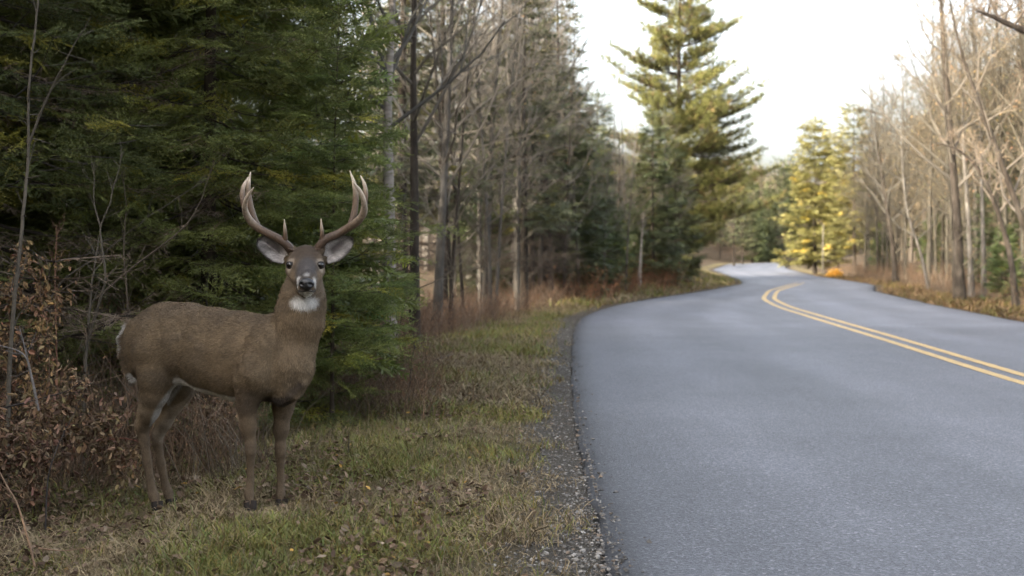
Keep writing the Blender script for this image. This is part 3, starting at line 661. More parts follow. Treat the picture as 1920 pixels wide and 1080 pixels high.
def right_spruce(x, y, px, n):
    o = plant_tree('spruce_tree', 'green spruce behind the bare trunks of the right wood', 'spruce', (spruce_c, spruce_a, spruce_b)[n % 3], x, y, rng.uniform(0, 6.28), rng.uniform(.7, 1.0), 'spruces of the right wood'); PLAN.append((px, y, 'green spruce', 1, o))
scatter(15, (30, 76), (2.0, 10), 1, right_spruce, 1.0)
plant_tree('spruce_tree', 'low yellow-green young spruce at the foot of the bowed sapling on the right', 'spruce', spruce_c, X_(1885, 34), 34.0, .2, .55)
# beyond the pine, round the far bend
def far_left(x, y, px, n):
    m = (spruce_a, spruce_b, spruce_b)[n % 3]
    o = plant_tree('spruce_tree', 'dark distant spruce at the far end of the road', 'spruce', m, x, y, rng.uniform(0, 6.28), rng.uniform(1.0, 1.35), 'spruces at the far bend'); PLAN.append((px, y, 'dark distant spruce', 2, o))
scatter(18, (78, 190), (.2, 16), -1, far_left, 2.0)
for k, (px, y, s) in enumerate([(1392, 150, 1.15), (1410, 172, 1.35), (1428, 190, 1.5), (1442, 178, 1.3), (1455, 200, 1.6), (1470, 214, 1.5), (1400, 200, 1.5), (1484, 225, 1.5), (1376, 132, 1.1)]):
    o = plant_tree('spruce_tree', 'dark distant spruce', 'spruce', (spruce_b, spruce_a)[k % 2], X_(px, y), y, k * 1.3, s * (1.35 if k % 2 else 1), 'spruces at the far bend'); PLAN.append((px, y, 'dark distant spruce', 2, o))
def far_right(x, y, px, n):
    o = plant_tree('bare_tree', 'distant tan leafless tree beyond the golden conifers', 'tree', bare_warm[n % 3], x, y, rng.uniform(0, 6.28), rng.uniform(.75, 1.0), 'leafless trees beyond the golden conifers'); PLAN.append((px, y, 'far tan leafless tree', 3, o))
scatter(22, (88, 170), (1.5, 22), 1, far_right, 2.0)

ZONES = {-1: [(730, 'behind the near firs'), (820, 'between the pale trunk and the grey leaning trunk'), (912, 'between the grey leaning trunk and the slim mottled trunk'), (1028, 'between the slim mottled trunk and the dark curving trunk'), (1110, 'just right of the dark curving trunk'), (3000, 'just left of the tall pine')],
         1: [(1680, 'left of the dark slanting trunk, right wood'), (1742, 'between the dark slanting trunk and the thin left-slanting one'), (1800, 'just left of the dark tall roadside trunk'), (1850, 'right behind the dark tall roadside trunk'), (1910, 'by the bowed sapling on the right'), (3000, 'at the right frame edge')],
         2: [(1270, 'left of the tall pine'), (1380, 'right beside the tall pine'), (3000, 'at the far end of the road')], 3: [(1560, 'left of the golden conifers'), (1640, 'right behind the golden conifers'), (3000, 'right of the golden conifers')]}
ranks = {}
for px, y, kind, side, o in sorted(PLAN, key=lambda q: q[1]):
    zone = next(z for lim, z in ZONES[side] if px < lim); k = ranks[(kind, zone)] = ranks.get((kind, zone), -1) + 1
    o['label'] = '%s %s %s' % (ordinal(k), kind, zone)

# ------------------------------------------------------------------ the far wooded hill: reads as one mass
def low_tree(seed, conif):
    r = np.random.default_rng(seed); g = G()
    if conif:
        g.tube([(0, 0, 0), (0, 0, 10)], [.14, .02], 4, A(.05, .04, .03))
        for k in range(170):
            z = 10 * (1 - r.random()**.6 * .9); R = 1.7 * (1 - z / 10.4) * r.uniform(.5, 1.1) + .1; a = r.uniform(0, 6.28); d = A(math.cos(a), math.sin(a), -.15); s = A(-d[1], d[0], 0) * (.18 + .16 * R)
            o = A(0, 0, z); g.add([o, o + d * R * .6 - s, o + d * R, o + d * R * .6 + s], [(0, 1, 2), (0, 2, 3)], A(.045, .055, .022) * r.uniform(.6, 1.4))
    else:
        g.tube([(0, 0, 0), (.1, 0, 5), (0, .1, 10)], [.14, .10, .02], 4, A(.075, .062, .048))
        for k in range(230):
            z = r.uniform(2, 9.8); R = 2.3 * (1 - (z - 2) / 9.5)**.6; a = r.uniform(0, 6.28); o = A(0, 0, z) + A(math.cos(a), math.sin(a), .5) * R * r.uniform(0, .6); d = nrm(A(math.cos(a) + r.normal(0, .4), math.sin(a) + r.normal(0, .4), r.uniform(.3, 1.2)))
            s = nrm(np.cross(d, r.normal(size=3))) * .035; e = o + d * r.uniform(.7, 2.0); g.add([o - s, o + s, e], [(0, 1, 2)], A(.088, .070, .046) * r.uniform(.6, 1.4))
    return np.vstack(g.v), np.vstack(g.f), np.vstack(g.c)
LOW = [low_tree(k, k < 2) for k in range(5)]
g = G(); r_ = np.random.default_rng(9); n = 0
while n < 520:
    y = r_.uniform(74, 330) if n < 360 else r_.uniform(74, 140); px = r_.uniform(300, 2100) if n < 220 else (r_.uniform(1240, 1620) if n < 360 else r_.uniform(1640, 2050)); x = (px - 960) * y / F
    if not (300 < px < 2100): continue
    if XL(y) - 5 < x < XR(y) + 5 and y < 258: continue
    if y < 170 and 1300 < px < 1640: continue
    if x > XR(y) and (y < 72 or px < 1640 and y < 130 or x < XR(y) + 9): continue
    t = LOW[r_.integers(0, 2) if r_.random() < .22 else r_.integers(2, 5)]; s = r_.uniform(.75, 1.25); a = r_.uniform(0, 6.28)
    Mx = np.array([[math.cos(a), -math.sin(a), 0], [math.sin(a), math.cos(a), 0], [0, 0, 1]])[None] * s
    g.stamp(t, Mx, A(x, y, ground_z(A(x), A(y))[0])[None], np.ones((1, 3)) * r_.uniform(.8, 1.2)); n += 1
tag(obj('far_wood', g.mesh('far_wood', mat_vcol('far_wood', .9, .1))), 'far-off brown wooded hillside closing the view down the road', 'wood', kind='stuff')

# ------------------------------------------------------------------ the deer
def surface_nets(D, o, h):
    """Smooth quad surface of the zero level of D."""
    s = D < 0; nx, ny, nz = D.shape
    acc = np.zeros((nx - 1, ny - 1, nz - 1, 3)); cnt = np.zeros((nx - 1, ny - 1, nz - 1))
    for ax in range(3):
        lo = [slice(None)] * 3; hi = [slice(None)] * 3; lo[ax] = slice(0, -1); hi[ax] = slice(1, None)
        a, b = D[tuple(lo)], D[tuple(hi)]; cr = s[tuple(lo)] != s[tuple(hi)]
        I = np.argwhere(cr); t = a[cr] / (a[cr] - b[cr]); pos = I.astype(float); pos[:, ax] += t
        o1, o2 = [k for k in range(3) if k != ax]
        for d1 in (0, -1):
            for d2 in (0, -1):
                J = I.copy(); J[:, o1] += d1; J[:, o2] += d2
                ok = ((J >= 0) & (J < np.array(acc.shape[:3]))).all(1); J = J[ok]
                np.add.at(acc, (J[:, 0], J[:, 1], J[:, 2]), pos[ok]); np.add.at(cnt, (J[:, 0], J[:, 1], J[:, 2]), 1)
    act = cnt > 0; idx = np.full(cnt.shape, -1, np.int64); idx[act] = np.arange(act.sum())
    V = acc[act] / cnt[act][:, None] * h + o
    Q = []
    for ax in range(3):
        lo = [slice(None)] * 3; hi = [slice(None)] * 3; lo[ax] = slice(0, -1); hi[ax] = slice(1, None)
        cr = s[tuple(lo)] != s[tuple(hi)]; I = np.argwhere(cr); inside = s[tuple(lo)][cr]
        o1, o2 = (ax + 1) % 3, (ax + 2) % 3
        ok = (I[:, o1] > 0) & (I[:, o2] > 0); I = I[ok]; inside = inside[ok]
        def at(d1, d2):
            J = I.copy(); J[:, o1] += d1; J[:, o2] += d2; return idx[J[:, 0], J[:, 1], J[:, 2]]
        q = np.stack([at(-1, -1), at(0, -1), at(0, 0), at(-1, 0)], 1)
        q[~inside] = q[~inside][:, ::-1]; Q.append(q)
    return V, np.vstack(Q)

def deer_chain(*rows):
    out = [(P(r[0], r[1], r[2]), r[3] * r[2] / F) for r in rows]
    return list(zip(out[:-1], out[1:]))

def make_deer():
    prim = []      # (a, ra, b, rb, blend)
    def ch(k, *rows):
        for (a, ra), (b, rb) in deer_chain(*rows): prim.append((a, ra, b, rb, k))
    # trunk: a spine line and a chest line, blended
    ch(.04, (508, 636, 6.50, 46), (450, 641, 6.60, 54), (400, 638, 6.69, 57), (350, 632, 6.79, 60), (314, 632, 6.86, 61), (292, 642, 6.90, 57), (291, 668, 6.90, 53))
    ch(.045, (520, 700, 6.47, 53), (450, 695, 6.58, 55), (400, 682, 6.68, 53), (350, 669, 6.78, 47), (312, 666, 6.85, 49))
    ch(.04, (475, 668, 6.52, 58), (400, 660, 6.67, 60), (320, 650, 6.83, 60))
    # shoulders, chest
    ch(.035, (500, 640, 6.40, 34), (484, 700, 6.36, 36), (470, 733, 6.38, 26))
    ch(.04, (545, 660, 6.58, 40), (540, 724, 6.57, 28))
    ch(.05, (548, 640, 6.44, 43), (546, 690, 6.40, 38), (540, 722, 6.40, 31))
    ch(.02, (528, 748, 6.38, 15), (550, 738, 6.35, 11), (566, 720, 6.34, 8))
    # neck
    ch(.04, (540, 652, 6.47, 48), (560, 600, 6.42, 45), (568, 560, 6.41, 39), (572, 522, 6.42, 32))
    ch(.03, (512, 638, 6.52, 34), (550, 600, 6.46, 34))
    # head
    ch(.025, (573, 489, 6.42, 29), (574, 506, 6.32, 24.5), (575, 524, 6.21, 16.5), (575, 534, 6.155, 14.5))
    ch(.02, (574, 520, 6.36, 25), (574, 538, 6.27, 17), (575, 546, 6.19, 10))
    for sx in (-1, 1):
        ch(.012, (573 + sx * 25, 492, 6.35, 10), (573 + sx * 21, 484, 6.37, 10))
        ch(.015, (573 + sx * 24, 508, 6.35, 13), (574 + sx * 12, 528, 6.24, 9))
        ch(.012, (573 + sx * 24, 474, 6.43, 9), (573 + sx * 27, 467, 6.43, 8.5))
        ch(.02, (573 + sx * 26, 490, 6.47, 13), (573 + sx * 38, 484, 6.49, 8))
        ch(.008, (575 + sx * 8, 541, 6.165, 9), (575 + sx * 7, 532, 6.15, 9))
    # hind legs (near, far)
    ch(.04, (298, 668, 6.77, 46), (294, 706, 6.75, 35))
    ch(.03, (297, 700, 6.74, 33), (289, 738, 6.76, 25), (279, 770, 6.79, 18.5), (268, 796, 6.82, 14.5))
    ch(.015, (266, 799, 6.83, 13.5), (270, 826, 6.83, 9.2), (276, 866, 6.83, 8.2), (284, 914, 6.83, 7.8), (288, 930, 6.82, 8.8), (293, 945, 6.80, 7.6))
    ch(.006, (257, 790, 6.85, 5.5), (266, 832, 6.845, 4.5))
    ch(.03, (312, 690, 6.98, 42), (336, 728, 6.95, 28))
    ch(.03, (338, 724, 6.94, 26), (324, 758, 6.96, 18), (308, 790, 6.98, 13.5), (297, 812, 7.0, 12))
    ch(.015, (296, 812, 7.0, 12), (295, 832, 7.0, 8.4), (302, 870, 7.0, 7.8), (311, 912, 7.0, 7.4), (316, 926, 6.99, 8.4), (320, 940, 6.97, 7.4))
    # front legs (near, far)
    ch(.03, (466, 716, 6.38, 29), (463, 756, 6.39, 19), (465, 798, 6.40, 14), (470, 830, 6.40, 10))
    ch(.012, (470, 836, 6.39, 11.2), (470, 847, 6.39, 10.2), (470, 868, 6.40, 7.2), (469, 905, 6.40, 6.9), (467, 926, 6.39, 8.8), (469, 944, 6.37, 7.2))
    ch(.03, (536, 722, 6.57, 28), (531, 764, 6.58, 18), (527, 804, 6.58, 13.2), (526, 832, 6.58, 9.8))
    ch(.012, (526, 838, 6.57, 10.8), (526, 850, 6.57, 9.8), (526, 870, 6.58, 7.0), (526, 908, 6.58, 6.8), (526, 926, 6.57, 8.6), (528, 941, 6.55, 7.0))
    # tail
    ch(.02, (243, 612, 6.97, 9), (232, 634, 7.0, 8), (233, 664, 7.02, 7), (243, 694, 7.0, 7), (253, 714, 6.98, 4))
    pts = np.array([p for q in prim for p in (q[0], q[2])]); rr = np.array([r for q in prim for r in (q[1], q[3])])
    h = .0086
    lo = (pts - rr[:, None]).min(0) - .04; hi = (pts + rr[:, None]).max(0) + .04
    ax = [np.arange(lo[k], hi[k] + h, h) for k in range(3)]
    D = np.full([len(a) for a in ax], .5, np.float32)
    for a, ra, b, rb, k in prim:
        m = k + .03; R = max(ra, rb)
        b0 = np.minimum(a - ra, b - rb) - m; b1 = np.maximum(a + ra, b + rb) + m
        sl = [slice(max(0, int((b0[i] - lo[i]) / h)), min(len(ax[i]), int((b1[i] - lo[i]) / h) + 2)) for i in range(3)]
        X, Y, Z = np.meshgrid(ax[0][sl[0]], ax[1][sl[1]], ax[2][sl[2]], indexing='ij', sparse=True)
        ab = b - a; L2 = max(ab @ ab, 1e-9)
        t = np.clip(((X - a[0]) * ab[0] + (Y - a[1]) * ab[1] + (Z - a[2]) * ab[2]) / L2, 0, 1)
        d = np.sqrt((X - a[0] - t * ab[0])**2 + (Y - a[1] - t * ab[1])**2 + (Z - a[2] - t * ab[2])**2) - (ra + (rb - ra) * t)
        cur = D[tuple(sl)]; hh = np.maximum(k - np.abs(cur - d), 0) / k
        D[tuple(sl)] = np.minimum(cur, d) - hh * hh * k * .25
    V, Q = surface_nets(D, lo, h)
    # relax the steps of the grid
    for lam in (.5, -.53, .5, -.53, .5):
        e = np.vstack([Q[:, [0, 1]], Q[:, [1, 2]], Q[:, [2, 3]], Q[:, [3, 0]]])
        s_ = np.zeros_like(V); c_ = np.zeros(len(V)); np.add.at(s_, e[:, 0], V[e[:, 1]]); np.add.at(c_, e[:, 0], 1)
        V = V + lam * (s_ / np.maximum(c_, 1)[:, None] - V)
    # muscle and rib relief, small
    T = np.vstack([Q[:, [0, 1, 2]], Q[:, [0, 2, 3]]])
    FN = np.cross(V[T[:, 1]] - V[T[:, 0]], V[T[:, 2]] - V[T[:, 0]])
    N = np.zeros_like(V)
    for k in range(3): np.add.at(N, T[:, k], FN)
    N = nrm(N)
    V = V + N * ((vnoise(V, 9, 5, 2) - .5) * .012)[:, None] * smoothstep(.58, .75, V[:, 2])[:, None]
    def groove(rows, r0, amt, ymax):
        d = np.full(len(V), 9.0)
        for a, b in zip(rows[:-1], rows[1:]):
            a, b = P(*a), P(*b); ab = b - a; t = np.clip((V - a) @ ab / (ab @ ab), 0, 1); d = np.minimum(d, np.linalg.norm((V - a - t[:, None] * ab) * A(1, .35, 1), axis=1))
        return N * (amt * np.exp(-(d / r0)**2) * (V[:, 1] < ymax))[:, None]
    V = V + groove([(512, 588, 6.42), (492, 630, 6.36), (452, 690, 6.40), (446, 740, 6.42)], .026, -.012, 6.62)      # behind the shoulder
    V = V + groove([(520, 596, 6.38), (512, 660, 6.32), (505, 720, 6.30)], .022, -.010, 6.55)                        # shoulder to neck
    V = V + groove([(352, 600, 6.66), (345, 660, 6.62), (336, 712, 6.64)], .030, -.014, 6.84)                        # flank hollow
    V = V + groove([(300, 640, 6.68), (292, 690, 6.68)], .055, .010, 6.90) + groove([(490, 650, 6.36), (478, 705, 6.34)], .040, .010, 6.55)
    V = V + groove([(255, 690, 6.86), (262, 730, 6.80)], .020, -.006, 6.95)
    for xx in (386, 408, 430): V = V + groove([(xx + 6, 640, 6.5), (xx - 6, 712, 6.5)], .009, .0022, 6.7)            # ribs
    V = V + groove([(558, 610, 6.28), (552, 690, 6.25), (545, 735, 6.30)], .020, -.007, 6.45)                        # crease down the brisket
    FN = np.cross(V[T[:, 1]] - V[T[:, 0]], V[T[:, 2]] - V[T[:, 0]]); N = np.zeros_like(V)
    for k in range(3): np.add.at(N, T[:, k], FN)
    N = nrm(N)
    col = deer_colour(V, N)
    return V, T, N, col

def deer_colour(V, N):
    """Coat colour, with some painted shading, by place on the animal (anatomical landmarks in 3D)."""
    def near(p, r0, r1, sc=(1, 1, 1)):
        d = np.linalg.norm((V - p) * A(*sc), axis=1); return 1 - smoothstep(r0, r1, d)
    nz = vnoise(V, 14, 2, 3); nf = vnoise(V, 60, 9, 2)
    brown = A(.150, .107, .064); grey = A(.104, .080, .056); dark = A(.050, .038, .030); white = A(.62, .60, .57); tan = A(.180, .126, .076); pale = A(.36, .30, .235)
    c = np.tile(brown, (len(V), 1))
    def lay(w, k):
        nonlocal c; w = np.clip(w, 0, 1)[:, None]; c = c * (1 - w) + k * w
    lay(smoothstep(.35, .7, nz) * .5, grey)
    lay(smoothstep(.35, .95, N[:, 2]) * .45 * smoothstep(.8, .9, V[:, 2]), A(.060, .044, .031))            # darker saddle hair along the back
    z = V[:, 2]
    lay(near(P(466, 775, 6.36), .05, .14, (1, 1, .7)) * .5, A(.075, .052, .034)); lay(near(P(531, 785, 6.55), .05, .13, (1, 1, .7)) * .35, A(.085, .060, .040)); lay(near(P(440, 660, 6.40), .06, .22, (.8, .6, 1)) * .35, A(.185, .130, .078))  # upper forelegs dark brown; flank painted lighter as shading
    lay((1 - smoothstep(.30, .48, z)) * .7, A(.074, .053, .035))                            # legs
    # belly line, groin and inner legs
    def strip(rows, r0, r1, ysc):
        out = np.zeros(len(V))
        for a, b in zip(rows[:-1], rows[1:]):
            a, b = P(*a), P(*b); ab = (b - a) * A(1, ysc, 1); vv = (V - a) * A(1, ysc, 1); t = np.clip(vv @ ab / (ab @ ab), 0, 1)
            out = np.maximum(out, 1 - smoothstep(r0, r1, np.linalg.norm(vv - t[:, None] * ab, axis=1)))
        return out
    lay(strip([(336, 716, 6.70), (365, 731, 6.66), (400, 740, 6.62), (444, 751, 6.54)], .018, .032, .10) * (V[:, 1] < 6.86) * (.8 + .4 * nf), white * 1.35)
    lay(strip([(334, 722, 6.80), (320, 740, 6.80), (302, 766, 6.82), (289, 798, 6.83)], .008, .020, .12) * (V[:, 1] < 6.90) * .8, white * .6)
    lay(strip([(352, 735, 6.95), (325, 775, 6.97), (300, 815, 7.0)], .02, .05, .2) * (V[:, 1] > 6.90) * .35, pale)
    lay(smoothstep(.7, .95, -N[:, 2]) * smoothstep(.50, .54, z) * (V[:, 0] < -1.28) * .8, white * .8)
    # dark brisket; shade under the shoulder painted into the armpits
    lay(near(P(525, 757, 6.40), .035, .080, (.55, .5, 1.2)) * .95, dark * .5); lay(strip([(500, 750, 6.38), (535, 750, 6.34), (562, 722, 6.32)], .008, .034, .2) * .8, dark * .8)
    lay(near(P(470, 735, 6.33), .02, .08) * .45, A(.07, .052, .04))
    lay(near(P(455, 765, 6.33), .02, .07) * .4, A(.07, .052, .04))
    lay(near(P(512, 640, 6.40), .02, .07, (1.6, .6, .6)) * .35, A(.09, .07, .052)); lay(near(P(285, 640, 6.78), .03, .12) * .3, A(.21, .155, .105))  # painted shading: darker crease before the shoulder, highlight on the haunch
    # tail: white fringe, brown face
    tl = strip([(243, 612, 6.97), (232, 634, 7.0), (233, 664, 7.02), (243, 694, 7.0), (253, 714, 6.98)], .028, .036, 1) * (V[:, 1] > 6.93)
    lay(tl * smoothstep(-.2, -.7, N[:, 0]) * smoothstep(P(0, 672, 7)[2], P(0, 650, 7)[2], z), white * .85)
    lay(near(P(251, 708, 6.99), .022, .042), white * .9)
    # neck: greyer behind, warm front, white throat
    lay(near(P(562, 610, 6.32), .06, .2) * .55, tan)
    lay(near(P(572, 568, 6.28), .030, .056, (.58, .6, 1.35)) * (z < P(0, 556, 6.3)[2] + (nf - .5) * .02), white * 1.02)
    # head
    hd = near(P(574, 500, 6.33), .13, .19)
    lay(hd * .8, A(.100, .074, .050))
    lay(near(P(574, 503, 6.22), .045, .10, (1.25, .7, .75)) * .95, A(.055, .049, .047))                # grey bridge of the nose
    lay(near(P(573, 474, 6.36), .04, .085, (.8, .7, 1)) * .95 * (.6 + .4 * nf), A(.040, .029, .022))     # dark crown
    for sx in (-1, 1):
        lay(near(P(573 + sx * 26, 497, 6.32), .024, .040) * .7, pale * .75)
        lay(near(P(573 + sx * 27, 506, 6.31), .012, .028) * .5, pale)
        lay(near(P(573 + sx * 18, 484, 6.31), .008, .028) * .5, dark)
        lay(near(P(575 + sx * 16, 528, 6.16), .013, .026, (1, .7, .8)) * .85, white * .9)
        lay(near(P(574 + sx * 22, 522, 6.27), .02, .05) * .5, tan)
        lay(near(P(575 + sx * 15, 543, 6.17), .010, .02) * .8, A(.07, .055, .045))
    lay(near(P(575, 519, 6.17), .008, .024) * .6, white)
    lay(near(P(575, 550, 6.17), .024, .038, (.75, .6, 1.1)), white * 1.2)
    # hooves end dark, knees darker
    cl = vnoise(V * A(1, 1, .8), 60, 12, 3); c *= ((.84 + .32 * nf) * (.80 + .40 * cl))[:, None]
    return np.clip(c, 0, 1)

def hair(name, V, T, N, col, count, length, flow, mat, seed=3, lift=.22, keep=None, rad=.0008):
    """Short coat: curves rooted on the skin."""
    rng = np.random.default_rng(seed)
    ar = np.linalg.norm(np.cross(V[T[:, 1]] - V[T[:, 0]], V[T[:, 2]] - V[T[:, 0]]), axis=1)
    if keep is not None: ar = ar * keep[T].mean(1)
    t = rng.choice(len(T), count, p=ar / ar.sum()); u = rng.random((count, 2)); fl = u.sum(1) > 1; u[fl] = 1 - u[fl]
    w = np.column_stack([1 - u.sum(1), u])[:, :, None]
    p = (V[T[t]] * w).sum(1); n = nrm((N[T[t]] * w).sum(1)); c = (col[T[t]] * w).sum(1)
    f = flow(p, n); f = nrm(f - n * (f * n).sum(1, keepdims=True)); f = nrm(f + rng.normal(0, .13, f.shape) + .5 * (np.stack([vnoise(p, 16, 91 + q, 2) for q in range(3)], 1) - .5))
    L = length(p) * rng.uniform(.6, 1.25, count)
    l = lift * rng.uniform(.5, 1.4, count)[:, None]
    d0 = nrm(f + n * l * 1.6); d1 = nrm(f + n * l * .45)
    p0 = p - n * .001; p1 = p0 + d0 * L[:, None] * .5; p2 = p1 + d1 * L[:, None] * .5
    hc = bpy.data.hair_curves.new(name); hc.add_curves([3] * count)
    hc.attributes['position'].data.foreach_set('vector', np.stack([p0, p1, p2], 1).astype(np.float32).ravel())
    ra = hc.attributes.get('radius') or hc.attributes.new('radius', 'FLOAT', 'POINT')
    ra.data.foreach_set('value', np.tile(np.array([rad, rad * .8, rad * .15], np.float32), count))
    sh = (rng.uniform(.62, 1.38, count) * (.72 + .56 * vnoise(p * A(.6, .6, 1), 110, 77, 2)))[:, None]; c = np.clip(c * sh, 0, 1)
    tip = rng.random(count) < .08; c[tip] = np.clip(c[tip] * 1.5, 0, .8)
    at = hc.attributes.new('Col', 'FLOAT_COLOR', 'CURVE')
    at.data.foreach_set('color', np.column_stack([c, np.ones(count)]).astype(np.float32).ravel())
    hc.materials.append(mat); return hc

def build_deer():
    root = thing('deer', 'antlered brown buck standing on the roadside grass, head turned to face the viewer', 'deer', P(468, 955, 6.42))
    inv = -np.array(root.location)
    V, T, N, col = make_deer()
    fur_mat = mat_vcol('coat_hair', .75, .25)
    skin = M('coat_skin', .9, .15); nz = skin.noise(skin.coord('Object', (260, 260, 120)), 1, 4, .7)
    skin.col(skin.mix(1.0, skin.attr(), skin.ramp(nz, [(.3, (.6, .6, .6)), (.7, (1.25, 1.25, 1.25))]), 'MULTIPLY')); skin.bump(nz, .5, .003)
    g = G(); g.add(V + inv, T, col); body = obj('body', g.mesh('deer_body', skin.m, True), root)
    chest, rump = P(540, 650, 6.45), P(250, 660, 6.95); back = nrm(rump - chest)
    nose, poll = P(575, 534, 6.15), P(573, 480, 6.45); hb = nrm(poll - nose)
    def flow(p, n):
        f = np.tile(back + A(0, 0, -.35), (len(p), 1))
        neck = smoothstep(P(500, 0, 6.45)[0], P(545, 0, 6.45)[0], p[:, 0])[:, None]
        f = f * (1 - neck) + A(0, .15, -1) * neck
        leg = (1 - smoothstep(.48, .62, p[:, 2]))[:, None]; f = f * (1 - leg) + A(0, 0, -1) * leg
        head = (1 - smoothstep(.14, .19, np.linalg.norm(p - P(574, 505, 6.32), axis=1)))[:, None]
        return f * (1 - head) + hb * head + 1e-4
    tz = P(0, 571, 6.3)[2]
    def length(p):
        L = .006 + .009 * smoothstep(.42, .62, p[:, 2])
        head = 1 - smoothstep(.12, .17, np.linalg.norm(p - P(574, 500, 6.30), axis=1)); L = L * (1 - head) + .0055 * head
        L += .007 * (np.abs(p[:, 2] - tz) < .04) * (p[:, 0] > P(530, 0, 6.35)[0])
        L += .014 * (p[:, 1] > 6.95) * (p[:, 0] < P(256, 0, 6.95)[0]) * (p[:, 2] > .55)
        return L
    keep = np.ones(len(V))
    for q in (P(575, 535, 6.13),): keep *= smoothstep(.03, .036, np.linalg.norm(V - q, axis=1))
    for sx in (-1, 1): keep *= smoothstep(.016, .022, np.linalg.norm(V - P(573 + sx * 28.5, 497, 6.32), axis=1))
    hc = hair('deer_coat', V + inv, T, N, col, 170000, lambda p: length(p - inv), lambda p, n: flow(p - inv, n), fur_mat, keep=keep)
    obj('coat', hc, root)
    # eyes
    em = M('eye', .08, .6); em.b.inputs['Base Color'].default_value = (.006, .004, .003, 1)
    lid = mat_vcol('eyelid', .6)
    for sx in (-1, 1):
        c = P(572.5 + sx * 28, 497, 6.311); g = G(); uv_ball(g, c + inv, A(.0185, .0185, .0185), A(.01, .008, .006), 16, 10); o = obj('eye', g.mesh('eye', em.m, True), root)
        g = G(); a = np.linspace(0, 2 * math.pi, 25)
        fw = nrm(A(sx * .55, -1, .02)); u = nrm(np.cross(fw, A(0, 0, 1))); w = np.cross(u, fw)
        ring = c + fw * .0075 + (np.cos(a)[:, None] * u * .0180 + np.sin(a)[:, None] * (w * .0155)) + (np.cos(a) * sx * 0)[:, None] * w
        g.tube(ring + inv, .0042, 6, A(.022, .017, .014)); obj('eyelid', g.mesh('eyelid', lid, True), o)
    # nose pad with nostrils
    nm = M('nose_leather', .32, .5); nb = nm.noise(nm.coord(), 420, 3); nm.b.inputs['Base Color'].default_value = (.012, .011, .012, 1); nm.bump(nb, .5, .002)
    c = P(575, 533.5, 6.125); g = G(); uv_ball(g, A(0, 0, 0), A(1, 1, 1), A(.012, .011, .012), 28, 18)
    v = g.v[0]; th = v.copy()
    v = v * A(.0385, .026, .032)
    v[:, 0] *= 1 - .30 * smoothstep(.2, -1, th[:, 2]) + .04 * th[:, 2]
    for sx in (-1, 1):
        d = np.sqrt(((v[:, 0] - sx * .0215) / .0105)**2 + ((v[:, 2] - .001 + abs(sx) * 0) / .0085)**2); v[:, 1] += .014 * (1 - smoothstep(.3, 1.15, d)) * (th[:, 1] < 0)
    v[:, 1] += .005 * (1 - smoothstep(0, .004, np.abs(v[:, 0]))) * (th[:, 1] < 0) * (th[:, 2] < .2)
    g.v[0] = v + c + inv; obj('nose', g.mesh('nose', nm.m, True), root)
    g = G(); m0 = [P(559, 545, 6.155), P(566, 546.5, 6.13), P(575, 545.5, 6.12), P(584, 546.5, 6.13), P(591, 545, 6.155)]
    g.tube(spline(m0, 16) + inv, .0032, 6, A(.02, .016, .014)); obj('mouth', g.mesh('mouth', lid, True), root)
    # ears
    ear_hair = fur_mat
    for sx, base, tip, w in ((-1, (537, 485), (484, 448), .060), (1, (609, 485), (662, 448), .058)):
        b, t_ = P(*base, 6.45), P(*tip, 6.44); axis = t_ - b; L = np.linalg.norm(axis); ax_ = axis / L
        face = nrm(A(sx * .10, -1, -.02)); face = nrm(face - ax_ * (face @ ax_)); side = np.cross(ax_, face) * (1 if sx > 0 else -1)
        if side[2] < 0: side = -side
        nu, nv = 26, 15; u = np.linspace(0, 1, nu)[:, None]; vv = np.linspace(-1, 1, nv)[None, :]
        prof = w * (np.clip(np.sin(math.pi * np.clip(u * .90 + .10, 0, 1)), 0, 1) ** .55) * (1 - .05 * u)
        cup = .030 * (1 - .45 * u) * (1 - vv**2) - .012
        cx = u * L
        def lay(off):
            return (b + ax_ * cx[..., None] + side * (prof * vv)[..., None] - face * ((cup * np.ones_like(vv)) + off)[..., None] + side * (.010 * np.sin(u * 3.14))[..., None]).reshape(-1, 3)
        inner, outer = lay(0), lay(.0055)
        uu = (u + 0 * vv).ravel(); ab = np.abs((vv + 0 * u)).ravel(); nzv = vnoise(inner, 70, 4, 2)
        rim = np.clip(smoothstep(.80, .97, ab) + smoothstep(.88, .98, uu), 0, 1)[:, None]
        pale = A(.54, .50, .48)[None] * (.55 + .85 * nzv[:, None]); skinp = A(.075, .055, .050)
        mid = (smoothstep(.5, .1, ab) * smoothstep(.1, .3, uu) * smoothstep(.85, .5, uu) * .8)[:, None]
        wh = smoothstep(.75, .15, uu)[:, None]; pale = pale * (.55 + .6 * wh); ci = pale * (1 - mid) + skinp * mid; ci = ci * (1 - rim) + A(.045, .035, .03) * rim
        co = np.tile(A(.13, .095, .065), (len(outer), 1))
        i = np.arange(nu - 1)[:, None] * nv + np.arange(nv - 1)[None]; q = np.stack([i, i + 1, i + nv + 1, i + nv], -1).reshape(-1, 4)
        f1 = np.vstack([q[:, [0, 1, 2]], q[:, [0, 2, 3]]]); n_ = nu * nv
        f2 = f1[:, ::-1] + n_
        loop = list(range(0, nu * nv, nv)) + list(range((nu - 1) * nv + 1, nu * nv)) + list(range(nu * nv - 1 - nv, 0, -nv)) + list(range(nv - 2, 0, -1))
        rimf = []
        for k in range(len(loop)):
            a0, a1 = loop[k], loop[(k + 1) % len(loop)]; rimf += [(a0, a1, a1 + n_), (a0, a1 + n_, a0 + n_)]
        g = G(); EV = np.vstack([inner, outer]); EF = np.vstack([f1, f2, rimf]); EC = np.vstack([ci, co])
        g.add(EV + inv, EF, EC); e = obj('ear', g.mesh('ear', skin.m, True), root)
